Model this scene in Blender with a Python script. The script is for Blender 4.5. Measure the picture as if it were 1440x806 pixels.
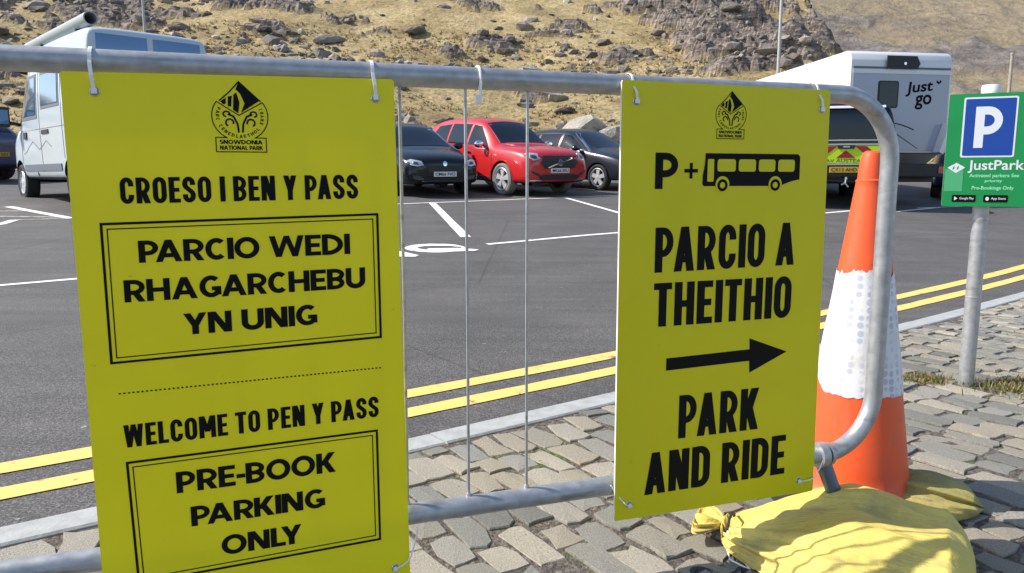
import bpy, bmesh, math, random
import numpy as np
from mathutils import Vector, Matrix
from mathutils.bvhtree import BVHTree

random.seed(7)
for o in list(bpy.data.objects):
    bpy.data.objects.remove(o)
SC = bpy.context.scene
COL = SC.collection
PI = math.pi

# ------------------------------------------------------------------ camera, light
EYE = .93
FPX = 1067.0                      # focal length in pixels of the 1440 px wide photograph
PITCH = math.atan(153 / FPX)
cam = bpy.data.cameras.new('camera')
cam.sensor_width = 36
cam.lens = FPX / 1440 * 36
cam.clip_start = .05
cam.clip_end = 3000
camo = bpy.data.objects.new('camera', cam)
COL.objects.link(camo)
camo.location = (0, 0, EYE)
camo.rotation_euler = (PI / 2 - PITCH, 0, 0)
SC.camera = camo

SUN_EL = math.radians(43)
SHD = Vector((1.0, -.015, 0)).normalized()       # where shadows fall on the ground
SUNV = Vector((-SHD.x * math.cos(SUN_EL), -SHD.y * math.cos(SUN_EL), math.sin(SUN_EL)))
sun = bpy.data.lights.new('sun', 'SUN')
sun.energy = 4.8
sun.angle = math.radians(.53)
sun.color = (1, .95, .87)
suno = bpy.data.objects.new('sun', sun)
COL.objects.link(suno)
suno.rotation_euler = SUNV.to_track_quat('Z', 'Y').to_euler()
W = bpy.data.worlds.new('World')
SC.world = W
W.use_nodes = True
nt = W.node_tree
bg = nt.nodes['Background']
sky = nt.nodes.new('ShaderNodeTexSky')
sky.sky_type = 'NISHITA'
sky.sun_disc = False
sky.sun_elevation = SUN_EL
sky.sun_rotation = math.atan2(SUNV.x, SUNV.y)
sky.altitude = 350
sky.air_density = 1.0
sky.dust_density = 1.2
nt.links.new(sky.outputs[0], bg.inputs[0])
bg.inputs[1].default_value = .15
SC.view_settings.view_transform = 'Standard'
SC.view_settings.look = 'None'
SC.view_settings.gamma = 1
SC.view_settings.exposure = 0.42


# ------------------------------------------------------------------ materials
def mat(name, col, rough=.6, metal=0, coat=0, spec=None, bump=None, var=None, trans=0):
    """var=(scale, other colour, amount, detail); bump=(scale, strength)"""
    m = bpy.data.materials.new(name)
    m.use_nodes = True
    t = m.node_tree
    b = t.nodes['Principled BSDF']
    b.inputs['Base Color'].default_value = (*col, 1)
    b.inputs['Roughness'].default_value = rough
    b.inputs['Metallic'].default_value = metal
    if coat:
        b.inputs['Coat Weight'].default_value = coat
        b.inputs['Coat Roughness'].default_value = .04
    if spec is not None:
        b.inputs['Specular IOR Level'].default_value = spec
    if var or bump:
        tc = t.nodes.new('ShaderNodeTexCoord')
    if var:
        n = t.nodes.new('ShaderNodeTexNoise')
        n.inputs['Scale'].default_value = var[0]
        n.inputs['Detail'].default_value = var[3] if len(var) > 3 else 5
        t.links.new(tc.outputs['Object'], n.inputs['Vector'])
        r = t.nodes.new('ShaderNodeValToRGB')
        r.color_ramp.elements[0].position = .38
        r.color_ramp.elements[1].position = .66
        r.color_ramp.elements[0].color = (*col, 1)
        r.color_ramp.elements[1].color = (*[col[i] * (1 - var[2]) + var[1][i] * var[2] for i in range(3)], 1)
        t.links.new(n.outputs['Fac'], r.inputs['Fac'])
        t.links.new(r.outputs['Color'], b.inputs['Base Color'])
    if bump:
        n2 = t.nodes.new('ShaderNodeTexNoise')
        n2.inputs['Scale'].default_value = bump[0]
        n2.inputs['Detail'].default_value = 4
        t.links.new(tc.outputs['Object'], n2.inputs['Vector'])
        bp = t.nodes.new('ShaderNodeBump')
        bp.inputs['Strength'].default_value = bump[1]
        bp.inputs['Distance'].default_value = bump[2] if len(bump) > 2 else .01
        t.links.new(n2.outputs['Fac'], bp.inputs['Height'])
        t.links.new(bp.outputs['Normal'], b.inputs['Normal'])
    if trans:
        tr = t.nodes.new('ShaderNodeBsdfTranslucent')
        tr.inputs['Color'].default_value = (*[c * .9 for c in col], 1)
        mx = t.nodes.new('ShaderNodeMixShader')
        mx.inputs[0].default_value = trans
        t.links.new(b.outputs[0], mx.inputs[1])
        t.links.new(tr.outputs[0], mx.inputs[2])
        t.links.new(mx.outputs[0], t.nodes['Material Output'].inputs['Surface'])
    return m


class NT:
    """little helper for the richer node materials"""
    def __init__(s, name):
        s.m = bpy.data.materials.new(name)
        s.m.use_nodes = True
        s.t = s.m.node_tree
        s.b = s.t.nodes['Principled BSDF']
        s.tc = s.t.nodes.new('ShaderNodeTexCoord')

    def n(s, typ, **kw):
        x = s.t.nodes.new('ShaderNode' + typ)
        for k, v in kw.items():
            if hasattr(x, k):
                setattr(x, k, v)
            else:
                x.inputs[k.replace('_', ' ')].default_value = v
        return x

    def l(s, a, b):
        s.t.links.new(a, b)

    def noise(s, scale, detail=4, vec=None, rough=.55):
        x = s.n('TexNoise', Scale=scale, Detail=detail, Roughness=rough)
        s.l(vec if vec else s.tc.outputs['Object'], x.inputs['Vector'])
        return x.outputs['Fac']

    def ramp(s, fac, stops):
        r = s.n('ValToRGB')
        e = r.color_ramp.elements
        while len(e) < len(stops):
            e.new(.5)
        for i, (p, c) in enumerate(stops):
            e[i].position = p
            e[i].color = (*c, 1) if len(c) == 3 else c
        s.l(fac, r.inputs['Fac'])
        return r.outputs['Color']

    def mix(s, fac, a, b, blend='MIX'):
        x = s.n('MixRGB', blend_type=blend)
        for i, v in ((0, fac), (1, a), (2, b)):
            if isinstance(v, (int, float)):
                x.inputs[i].default_value = v
            elif isinstance(v, tuple):
                x.inputs[i].default_value = (*v, 1)
            else:
                s.l(v, x.inputs[i])
        return x.outputs[0]

    def mapped(s, sc, rot=(0, 0, 0)):
        mp = s.n('Mapping')
        mp.inputs['Scale'].default_value = sc
        mp.inputs['Rotation'].default_value = rot
        s.l(s.tc.outputs['Object'], mp.inputs['Vector'])
        return mp.outputs[0]

    def bump(s, h, strength, dist=.01, nrm=None):
        b = s.n('Bump', Strength=strength, Distance=dist)
        s.l(h, b.inputs['Height'])
        if nrm:
            s.l(nrm, b.inputs['Normal'])
        return b.outputs[0]

    def out(s, col, rough=.8, nrm=None):
        if isinstance(col, tuple):
            s.b.inputs['Base Color'].default_value = (*col, 1)
        else:
            s.l(col, s.b.inputs['Base Color'])
        if isinstance(rough, float):
            s.b.inputs['Roughness'].default_value = rough
        else:
            s.l(rough, s.b.inputs['Roughness'])
        if nrm:
            s.l(nrm, s.b.inputs['Normal'])
        return s.m


def asphalt_mat():
    k = NT('asphalt')
    fine = k.ramp(k.noise(150, 3), [(.36, (.046, .044, .044)), (.52, (.098, .094, .091)), (.68, (.22, .21, .20))])
    mid = k.ramp(k.noise(1.1, 6), [(.3, (.78, .78, .78)), (.7, (1.12, 1.12, 1.12))])
    streak = k.ramp(k.noise(1.0, 5, k.mapped((.5, 5, 1), (0, 0, math.radians(-36)))), [(.35, (.85, .85, .85)), (.7, (1.1, 1.1, 1.1))])
    c = k.mix(1, fine, mid, 'MULTIPLY')
    c = k.mix(1, c, streak, 'MULTIPLY')
    fl = k.ramp(k.noise(14, 2), [(.74, (0, 0, 0)), (.77, (.7, .7, .7))])
    c = k.mix(fl, c, (.36, .35, .33))
    oil = k.ramp(k.noise(.8, 4), [(.64, (0, 0, 0)), (.72, (.45, .45, .45))])
    c = k.mix(oil, c, (.05, .05, .05))
    vo = k.n('TexVoronoi', feature='DISTANCE_TO_EDGE', Scale=.28)
    wv = k.mix(.12, k.tc.outputs['Object'], k.n('TexNoise', Scale=1.5, Detail=5).outputs['Color'])
    k.l(wv, vo.inputs['Vector'])
    cr_ = k.ramp(vo.outputs['Distance'], [(.0, (.6, .6, .6)), (.0035, (0, 0, 0))])
    c = k.mix(cr_, c, (.035, .034, .033))
    c = k.mix(1, c, (1.0, .975, .96), 'MULTIPLY')
    return k.out(c, .82, k.bump(k.noise(170, 2), .7, .004))


def marking_mat(name, col, wear):
    k = NT(name)
    w = k.ramp(k.noise(9, 8, rough=.7), [(wear - .05, (1, 1, 1)), (wear + .06, (0, 0, 0))])
    sp = k.ramp(k.noise(190, 2), [(.60, (0, 0, 0)), (.68, (1, 1, 1))])
    c = k.mix(sp, col, tuple(x * .72 for x in col))
    c = k.mix(w, c, (.16, .15, .14))
    return k.out(c, .75, k.bump(k.noise(170, 2), .45, .003))


def sett_mat(name, use_attr):
    k = NT(name)
    if use_attr:
        a = k.n('Attribute', attribute_name='rnd')
        rnd = a.outputs['Fac']
    else:
        rnd = k.n('ObjectInfo').outputs['Random']
    base = k.ramp(rnd, [(0, (.165, .165, .15)), (.2, (.24, .24, .215)), (.4, (.30, .275, .225)), (.58, (.36, .32, .25)),
                        (.72, (.215, .22, .205)), (.86, (.42, .38, .31)), (1, (.265, .265, .25))])
    mott = k.ramp(k.noise(22, 6), [(.3, (.58, .575, .56)), (.7, (1.25, 1.21, 1.13))])
    lich = k.ramp(k.noise(60, 4), [(.56, (0, 0, 0)), (.7, (1, 1, 1))])
    c = k.mix(1, base, mott, 'MULTIPLY')
    c = k.mix(k.mix(1, lich, (.35, .35, .35), 'MULTIPLY'), c, (.50, .48, .42))
    dark = k.ramp(k.noise(9, 5), [(.6, (0, 0, 0)), (.75, (.55, .55, .55))])
    c = k.mix(dark, c, (.15, .155, .14))
    h = k.mix(.5, k.noise(18, 5), k.noise(90, 3))
    return k.out(c, .8, k.bump(h, .55, .012))


def bed_mat():
    k = NT('joint_grit')
    c = k.ramp(k.noise(55, 6), [(.3, (.055, .045, .036)), (.5, (.13, .11, .088)), (.72, (.26, .225, .18))])
    moss = k.ramp(k.noise(3.2, 4), [(.56, (0, 0, 0)), (.63, (1, 1, 1))])
    mc = k.ramp(k.noise(120, 3), [(.35, (.05, .065, .02)), (.7, (.17, .19, .07))])
    c = k.mix(moss, c, mc)
    return k.out(c, .95, k.bump(k.noise(80, 5), 1, .02))


def hill_mat(name='hill_grass_and_rock', far=False):
    k = NT(name)
    a = k.n('Attribute', attribute_name='rock')
    g1 = k.ramp(k.noise(.35 if not far else .06, 6), [(.34, (.28, .205, .09)), (.5, (.39, .29, .135)), (.64, (.47, .365, .19))])
    g2 = k.ramp(k.noise(5.5 if not far else .5, 6, k.mapped((1, .5, 1.6)), .65), [(.34, (.45, .44, .40)), (.5, (.98, .98, .98)), (.68, (1.3, 1.28, 1.25))])
    g = k.mix(1, g1, g2, 'MULTIPLY')
    ol = k.ramp(k.noise(1.2, 5), [(.52, (0, 0, 0)), (.66, (.55, .55, .55))])
    g = k.mix(ol, g, (.20, .17, .065))
    br = k.ramp(k.noise(.55, 6, rough=.65), [(.55, (0, 0, 0)), (.68, (.7, .7, .7))])
    g = k.mix(br, g, (.24, .155, .075))
    sp_ = k.ramp(k.noise(9 if not far else .9, 5, rough=.7), [(.62, (0, 0, 0)), (.70, (.8, .8, .8))])
    g = k.mix(sp_, g, (.10, .085, .06))
    r = k.ramp(k.noise(2.4 if not far else .35, 7, k.mapped((.8, .8, 2.2)), .7), [(.33, (.038, .028, .025)), (.46, (.15, .12, .10)), (.62, (.34, .28, .23))])
    f = k.mix(1, a.outputs['Color'], (1, 1, 1), 'MULTIPLY')
    c = k.mix(f, g, r)
    if far:
        c = k.mix(.5, c, (.20, .175, .155))
    nrm = k.bump(k.noise(7 if not far else .8, 7, rough=.7), .9, .12 if not far else .9)
    return k.out(c, .95, nrm)


def rock_mat(name, cols, use_attr=False):
    k = NT(name)
    if use_attr:
        rnd = k.n('Attribute', attribute_name='rnd').outputs['Fac']
    else:
        rnd = k.n('ObjectInfo').outputs['Random']
    base = k.ramp(rnd, [(i / (len(cols) - 1), c) for i, c in enumerate(cols)])
    mm = k.ramp(k.noise(4, 7, rough=.65), [(.3, (.6, .6, .62)), (.7, (1.3, 1.28, 1.22))])
    c = k.mix(1, base, mm, 'MULTIPLY')
    return k.out(c, .9, k.bump(k.noise(9, 6), .9, .06))


def galv_mat(name, base=.50, tint=(1, 1.02, 1.05)):
    k = NT(name)
    n1 = k.ramp(k.noise(38, 4), [(.3, tuple(base * .80 * t for t in tint)), (.7, tuple(base * 1.12 * t for t in tint))])
    sc = k.ramp(k.noise(9, 6, k.mapped((1, 1, 4))), [(.58, (0, 0, 0)), (.72, (.8, .8, .8))])
    c = k.mix(sc, n1, tuple(base * .5 * t for t in (1, .96, .9)))
    ru = k.ramp(k.noise(30, 7, rough=.75), [(.70, (0, 0, 0)), (.75, (.8, .8, .8))])
    c = sc_ = k.mix(sc, n1, tuple(base * .5 * t for t in (1, .96, .9)))
    c = k.mix(ru, c, (.20, .11, .06))
    k.b.inputs['Metallic'].default_value = .55
    return k.out(c, k.ramp(k.noise(20, 4), [(.3, (.34, .34, .34)), (.7, (.55, .55, .55))]), k.bump(k.noise(60, 4), .12, .002))


def paint_mat(name, col, rough=.35, dust=.12, metal=0.0, coat=.8):
    k = NT(name)
    d = k.ramp(k.noise(1.6, 5), [(.42, (0, 0, 0)), (.75, (dust, dust, dust))])
    c = k.mix(d, col, (.36, .32, .26))
    k.b.inputs['Coat Weight'].default_value = coat
    k.b.inputs['Coat Roughness'].default_value = .06
    k.b.inputs['Metallic'].default_value = metal
    return k.out(c, rough)


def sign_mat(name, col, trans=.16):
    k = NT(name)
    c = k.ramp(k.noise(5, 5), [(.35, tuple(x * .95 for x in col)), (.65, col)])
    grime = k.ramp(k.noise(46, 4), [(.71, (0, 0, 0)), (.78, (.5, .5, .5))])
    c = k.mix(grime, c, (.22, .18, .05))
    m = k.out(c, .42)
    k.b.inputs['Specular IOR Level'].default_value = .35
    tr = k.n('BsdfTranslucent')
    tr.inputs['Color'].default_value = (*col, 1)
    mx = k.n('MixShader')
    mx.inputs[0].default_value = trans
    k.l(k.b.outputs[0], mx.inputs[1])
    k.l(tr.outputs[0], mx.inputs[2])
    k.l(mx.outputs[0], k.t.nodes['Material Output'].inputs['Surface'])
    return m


M = dict(
    asphalt=asphalt_mat(),
    white_line=marking_mat('white_road_paint', (.78, .77, .74), .36),
    faded_line=marking_mat('faded_road_paint', (.42, .40, .33), .47),
    yellow_line=marking_mat('yellow_road_paint', (.84, .55, .15), .345),
    sett=sett_mat('sett_stone', False), sett_far=sett_mat('sett_stone_joined', True), bed=bed_mat(),
    kerb=mat('kerb_concrete', (.40, .405, .40), .85, bump=(70, .5, .004), var=(14, (.30, .30, .29), .8, 6)),
    hill=hill_mat(), far_hill=hill_mat('far_hillside', True),
    scree=rock_mat('scree', [(.07, .058, .055), (.19, .165, .145), (.32, .28, .24), (.12, .10, .09), (.45, .41, .35)], True),
    boulder=rock_mat('boulder', [(.09, .075, .07), (.19, .165, .145), (.28, .245, .21), (.13, .11, .10)]),
    pale_boulder=rock_mat('pale_boulder', [(.36, .335, .29), (.28, .26, .23), (.44, .41, .36)]),
    galv=galv_mat('galvanised_steel', .42), post_galv=galv_mat('galvanised_post', .44, (1, 1, 1.02)),
    dark_steel=mat('blue_grey_steel', (.10, .13, .18), .4, .6),
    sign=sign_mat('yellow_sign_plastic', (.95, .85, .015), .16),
    sign2=sign_mat('shaded_yellow_sign_plastic', (.76, .68, .010), .10),  # same yellow as the first sign, darkened to carry its shade
    white_edge=mat('white_plastic_edge', (.78, .77, .70), .5),
    ink=mat('black_print', (.006, .006, .006), .6, spec=.12),
    tie=mat('white_nylon', (.80, .79, .76), .4), eyelet=mat('eyelet_metal', (.55, .54, .52), .35, .8),
    green=mat('green_sign_face', (.004, .25, .062), .4, var=(6, (.01, .30, .08), .5)),
    blue=mat('blue_sign_panel', (.006, .055, .33), .4), white_print=mat('white_print', (.74, .76, .80), .45),
    pale_green=mat('pale_green_print', (.07, .40, .17), .5), lime_print=mat('light_green_print', (.30, .80, .45), .5),
    orange=None,
    sleeve=None, bag=None,
    black_net=mat('black_netting', (.02, .022, .03), .8, bump=(50, .8)),
    rubber=mat('tyre_rubber', (.022, .022, .024), .85, bump=(40, .3)),
    dusty_rubber=mat('dusty_tyre_rubber', (.21, .195, .18), .9),
    black_plastic=mat('black_plastic', (.015, .015, .017), .5), alloy=mat('alloy_wheel', (.66, .66, .67), .38, .45),
    dark_alloy=mat('dark_alloy', (.05, .05, .055), .4, .5),
    chrome=mat('chrome', (.72, .73, .75), .12, 1),
    glass=mat('tinted_vehicle_glass', (.006, .012, .022), .05, 0, spec=.45),
    blue_glass=mat('blue_reflecting_glass', (.08, .17, .30), .08, .35, coat=.6, spec=.9),
    headlight=mat('headlight_lens', (.55, .57, .60), .12, .4, coat=1), lamp_dark=mat('headlight_inner', (.05, .055, .065), .15, .2, coat=1),
    red_lamp=mat('red_lamp_lens', (.35, .01, .012), .15, coat=1),
    red=paint_mat('red_car_paint', (.52, .007, .010), .35, .06), black=paint_mat('black_car_paint', (.003, .004, .006), .16, .01, coat=.1),
    slate=paint_mat('dark_grey_car_paint', (.012, .016, .026), .3, .03, coat=.35), navy=paint_mat('navy_car_paint', (.012, .022, .09), .3, .05),
    van=paint_mat('pale_van_paint', (.50, .575, .63), .4, .10), home=paint_mat('white_motorhome_panel', (.68, .68, .70), .4, .06),
    home_rear=paint_mat('shade_grey_motorhome_rear', (.36, .375, .46), .4, .05),  # white motorhome's rear, its blue-grey shade put into the paint colour
    grey_band=mat('grey_rubbing_strip', (.13, .15, .18), .6), grey_pipe=mat('grey_plastic_pipe', (.30, .33, .33), .55),
    plate_white=mat('white_number_plate', (.72, .72, .70), .35), plate_yellow=mat('yellow_number_plate', (.50, .33, .03), .35),
    chev_yellow=mat('fluorescent_chevron', (.52, .72, .01), .5), chev_red=mat('red_chevron', (.30, .008, .012), .45),
    dark_green=mat('dark_green_print', (.02, .10, .02), .5), pink=mat('pink_lettering', (.62, .42, .46), .5), grey_print=mat('grey_lettering', (.42, .43, .46), .5),
    timber=mat('pale_pole', (.42, .36, .28), .8, var=(20, (.25, .2, .16), .7)), pole_pale=mat('pale_metal_pole', (.42, .42, .40), .6),
    grass=mat('verge_blade', (.12, .13, .035), .8), straw=mat('straw_blade', (.36, .27, .13), .85),
)


def sleeve_mat():
    k = NT('white_reflective_sleeve')
    vec = k.mapped((1, 1, 1))
    v = k.n('TexVoronoi', Scale=46.0, Randomness=.12)
    k.l(k.tc.outputs['Object'], v.inputs['Vector'])
    cell = k.ramp(v.outputs['Distance'], [(.34, (.47, .49, .60)), (.50, (.72, .72, .76))])
    patch = k.ramp(k.noise(9, 4), [(.46, (0, 0, 0)), (.54, (1, 1, 1))])
    c = k.mix(patch, (.70, .69, .72), cell)
    gr_ = k.ramp(k.noise(11, 7, k.mapped((1, 1, .4)), .7), [(.56, (0, 0, 0)), (.68, (.6, .6, .6))])
    c = k.mix(gr_, c, (.44, .41, .38))
    return k.out(c, .45, k.bump(k.noise(90, 4), .3, .002))


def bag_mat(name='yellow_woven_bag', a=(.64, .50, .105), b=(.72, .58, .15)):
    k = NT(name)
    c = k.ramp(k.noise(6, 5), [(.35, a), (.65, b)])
    dirt = k.ramp(k.noise(8, 7, rough=.65), [(.50, (0, 0, 0)), (.70, (.7, .7, .7))])
    c = k.mix(dirt, c, (.34, .27, .12))
    w = k.n('TexWave', Scale=110.0, Distortion=1.5)
    k.l(k.tc.outputs['Object'], w.inputs['Vector'])
    n1 = k.bump(w.outputs['Fac'], .12, .002)
    n2_ = k.bump(k.noise(7, 6, k.mapped((.5, 2.2, 1), (0, 0, .3)), .6), .8, .03, n1)
    m = k.out(c, .75, k.bump(k.noise(28, 5), .45, .008, n2_))
    return m


def cone_mat():
    k = NT('orange_cone_plastic')
    c = k.ramp(k.noise(6, 5), [(.35, (.86, .105, .022)), (.65, (.78, .10, .03))])
    sc = k.ramp(k.noise(16, 6, k.mapped((1, 1, .25)), .7), [(.60, (0, 0, 0)), (.68, (.6, .6, .6))])
    c = k.mix(sc, c, (.50, .13, .07))
    sm = k.ramp(k.noise(26, 6, rough=.75), [(.66, (0, 0, 0)), (.72, (.75, .75, .75))])
    c = k.mix(sm, c, (.10, .04, .03))
    return k.out(c, .45, k.bump(k.noise(40, 4), .15, .003))


M['orange'] = cone_mat()
M['sleeve'] = sleeve_mat()
M['bag'] = bag_mat()
M['shaded_bag'] = bag_mat('dirty_shade_toned_bag', (.20, .17, .05), (.42, .35, .10))  # darker copy of the yellow bag, shade beside the cone put into colour


# ------------------------------------------------------------------ mesh helpers
class MB:
    def __init__(s):
        s.v, s.f, s.mi = [], [], []

    def add(s, vs, fs, mi=0):
        o = len(s.v)
        s.v += [tuple(p) for p in vs]
        for f in fs:
            s.f.append(tuple(i + o for i in f))
            s.mi.append(mi)

    def box(s, x0, x1, y0, y1, z0, z1, mi=0):
        vs = [(x, y, z) for x in (x0, x1) for y in (y0, y1) for z in (z0, z1)]
        s.add(vs, [(0, 1, 3, 2), (4, 6, 7, 5), (0, 4, 5, 1), (2, 3, 7, 6), (0, 2, 6, 4), (1, 5, 7, 3)], mi)

    def tube(s, pts, r, n=12, cap=True, mi=0):
        pts = [Vector(p) for p in pts]
        rs = r if isinstance(r, (list, tuple)) else [r] * len(pts)
        rings = []
        prev = None
        for i, p in enumerate(pts):
            a = pts[max(i - 1, 0)]
            b = pts[min(i + 1, len(pts) - 1)]
            d = (b - a).normalized()
            if prev is None:
                up = Vector((0, 0, 1)) if abs(d.z) < .9 else Vector((1, 0, 0))
                x = d.cross(up).normalized()
            else:
                x = (prev - d * prev.dot(d)).normalized()
            prev = x
            y = d.cross(x)
            rings.append([p + (x * math.cos(2 * PI * k / n) + y * math.sin(2 * PI * k / n)) * rs[i] for k in range(n)])
        vs = [v for g in rings for v in g]
        fs = []
        for i in range(len(pts) - 1):
            for k in range(n):
                k2 = (k + 1) % n
                fs.append((i * n + k, (i + 1) * n + k, (i + 1) * n + k2, i * n + k2))
        if cap:
            fs.append(tuple(range(n)))
            fs.append(tuple((len(pts) - 1) * n + k for k in reversed(range(n))))
        s.add(vs, fs, mi)

    def lathe(s, prof, n=32, c=(0, 0, 0), axis='z', mi=0, close=False):
        vs, fs = [], []
        for r, h in prof:
            for k in range(n):
                a = 2 * PI * k / n
                p = (r * math.cos(a), r * math.sin(a), h) if axis == 'z' else (r * math.cos(a), h, r * math.sin(a))
                vs.append((p[0] + c[0], p[1] + c[1], p[2] + c[2]))
        for i in range(len(prof) - 1):
            for k in range(n):
                k2 = (k + 1) % n
                q = (i * n + k, i * n + k2, (i + 1) * n + k2, (i + 1) * n + k)
                fs.append(q if axis == 'z' else q[::-1])
        s.add(vs, fs, mi)

    def poly(s, pts, mi=0):
        s.add(pts, [tuple(range(len(pts)))], mi)

    def build(s, name, m, parent=None, smooth=False, angle=35, bevel=0):
        me = bpy.data.meshes.new(name)
        me.from_pydata(s.v, [], s.f)
        ms = m if isinstance(m, (list, tuple)) else [m]
        for q in ms:
            me.materials.append(q)
        if len(ms) > 1:
            me.polygons.foreach_set('material_index', s.mi)
        if bevel:
            b = bmesh.new()
            b.from_mesh(me)
            bmesh.ops.bevel(b, geom=b.edges[:], offset=bevel, segments=2, affect='EDGES', profile=.6)
            b.to_mesh(me)
            b.free()
        if smooth:
            me.polygons.foreach_set('use_smooth', [True] * len(me.polygons))
            if angle:
                me.set_sharp_from_angle(angle=math.radians(angle))
        me.update()
        return link(name, me, parent)


def link(name, me, parent=None):
    o = bpy.data.objects.new(name, me)
    COL.objects.link(o)
    if parent:
        o.parent = parent
    return o


def tag(o, label=None, cat=None, group=None, kind=None):
    if label: o['label'] = label
    if cat: o['category'] = cat
    if group: o['group'] = group
    if kind: o['kind'] = kind
    return o


def thing(name, label, cat, loc=(0, 0, 0), rz=0, group=None):
    o = link(name, None)
    o.location = loc
    o.rotation_euler = (0, 0, rz)
    return tag(o, label, cat, group)


def copy_tree(o, parent=None):
    c = o.copy()
    COL.objects.link(c)
    if parent:
        c.parent = parent
    for ch in list(o.children):
        copy_tree(ch, c)
    return c


def text_mesh(s, size=1.0, bold=0.0):
    """the built-in font as a flat mesh: list of verts (x, y) and faces, width, height"""
    cu = bpy.data.curves.new('t', 'FONT')
    cu.body = s
    cu.size = size
    cu.offset = bold
    cu.resolution_u = 4
    ob = bpy.data.objects.new('t', cu)
    COL.objects.link(ob)
    dg = bpy.context.evaluated_depsgraph_get()
    me = bpy.data.meshes.new_from_object(ob.evaluated_get(dg))
    vs = [(v.co.x, v.co.y) for v in me.vertices]
    fs = [tuple(p.vertices) for p in me.polygons]
    bpy.data.objects.remove(ob)
    bpy.data.meshes.remove(me)
    return vs, fs


def print_text(mb, s, x0, x1, z0, z1, y, bold=0.0, shear=0, mi=0, slope=0):
    """text fitted in a box on the plane y=const facing -y"""
    vs, fs = text_mesh(s, 1, bold)
    xa = min(v[0] for v in vs); xb = max(v[0] for v in vs)
    ya = min(v[1] for v in vs); yb = max(v[1] for v in vs)
    sx = (x1 - x0) / (xb - xa); sz = (z1 - z0) / (yb - ya)
    mb.add([(x0 + (v[0] - xa) * sx + shear * (v[1] - ya) * sz, y, z0 + (v[1] - ya) * sz + slope * (v[0] - xa) * sx) for v in vs], fs, mi)


# ------------------------------------------------------------------ drawn letters (uniform strokes)
def stroke(pts, t, closed=False):
    """outline quads of a polyline of width t"""
    out = []
    q = []
    for p in pts:
        if not q or math.hypot(p[0] - q[-1][0], p[1] - q[-1][1]) > 1e-5: q.append(p)
    if closed and math.hypot(q[0][0] - q[-1][0], q[0][1] - q[-1][1]) < 1e-5: q.pop()
    pts = q
    n = len(pts)
    L, R = [], []
    for i, p in enumerate(pts):
        a = pts[(i - 1) % n] if (closed or i > 0) else None
        b = pts[(i + 1) % n] if (closed or i < n - 1) else None
        d1 = Vector((p[0] - a[0], p[1] - a[1])).normalized() if a else None
        d2 = Vector((b[0] - p[0], b[1] - p[1])).normalized() if b else None
        if d1 is None: d1 = d2
        if d2 is None: d2 = d1
        m = (d1 + d2)
        m = m.normalized() if m.length > 1e-6 else d1
        nrm = Vector((-m.y, m.x))
        k = 1 / max(.5, nrm.dot(Vector((-d1.y, d1.x))))
        L.append((p[0] + nrm.x * t / 2 * k, p[1] + nrm.y * t / 2 * k))
        R.append((p[0] - nrm.x * t / 2 * k, p[1] - nrm.y * t / 2 * k))
    rng = range(n if closed else n - 1)
    for i in rng:
        j = (i + 1) % n
        out.append([R[i], R[j], L[j], L[i]])
    return out


def arc(cx, cy, rx, ry, a0, a1, n=10):
    return [(cx + rx * math.cos(math.radians(a0 + (a1 - a0) * i / n)), cy + ry * math.sin(math.radians(a0 + (a1 - a0) * i / n))) for i in range(n + 1)]


def rect(x0, y0, x1, y1):
    return [[(x0, y0), (x1, y0), (x1, y1), (x0, y1)]]


def para(x0, y0, x1, y1, t):
    return [[(x0 - t / 2, y0), (x0 + t / 2, y0), (x1 + t / 2, y1), (x1 - t / 2, y1)]]


COND_W = dict(A=.50, B=.45, C=.44, D=.45, E=.37, G=.45, H=.46, I=.16, K=.47, L=.36, M=.60, N=.48, O=.45, P=.44, R=.45, S=.43, T=.41, U=.45, W=.68, Y=.47)
WIDE_W = dict(A=.92, B=.70, C=.76, D=.82, E=.60, G=.80, H=.80, I=.20, K=.74, L=.55, M=1.02, N=.80, O=.92, P=.68, R=.72, S=.6, T=.72, U=.78, W=1.30, Y=.78)


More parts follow.
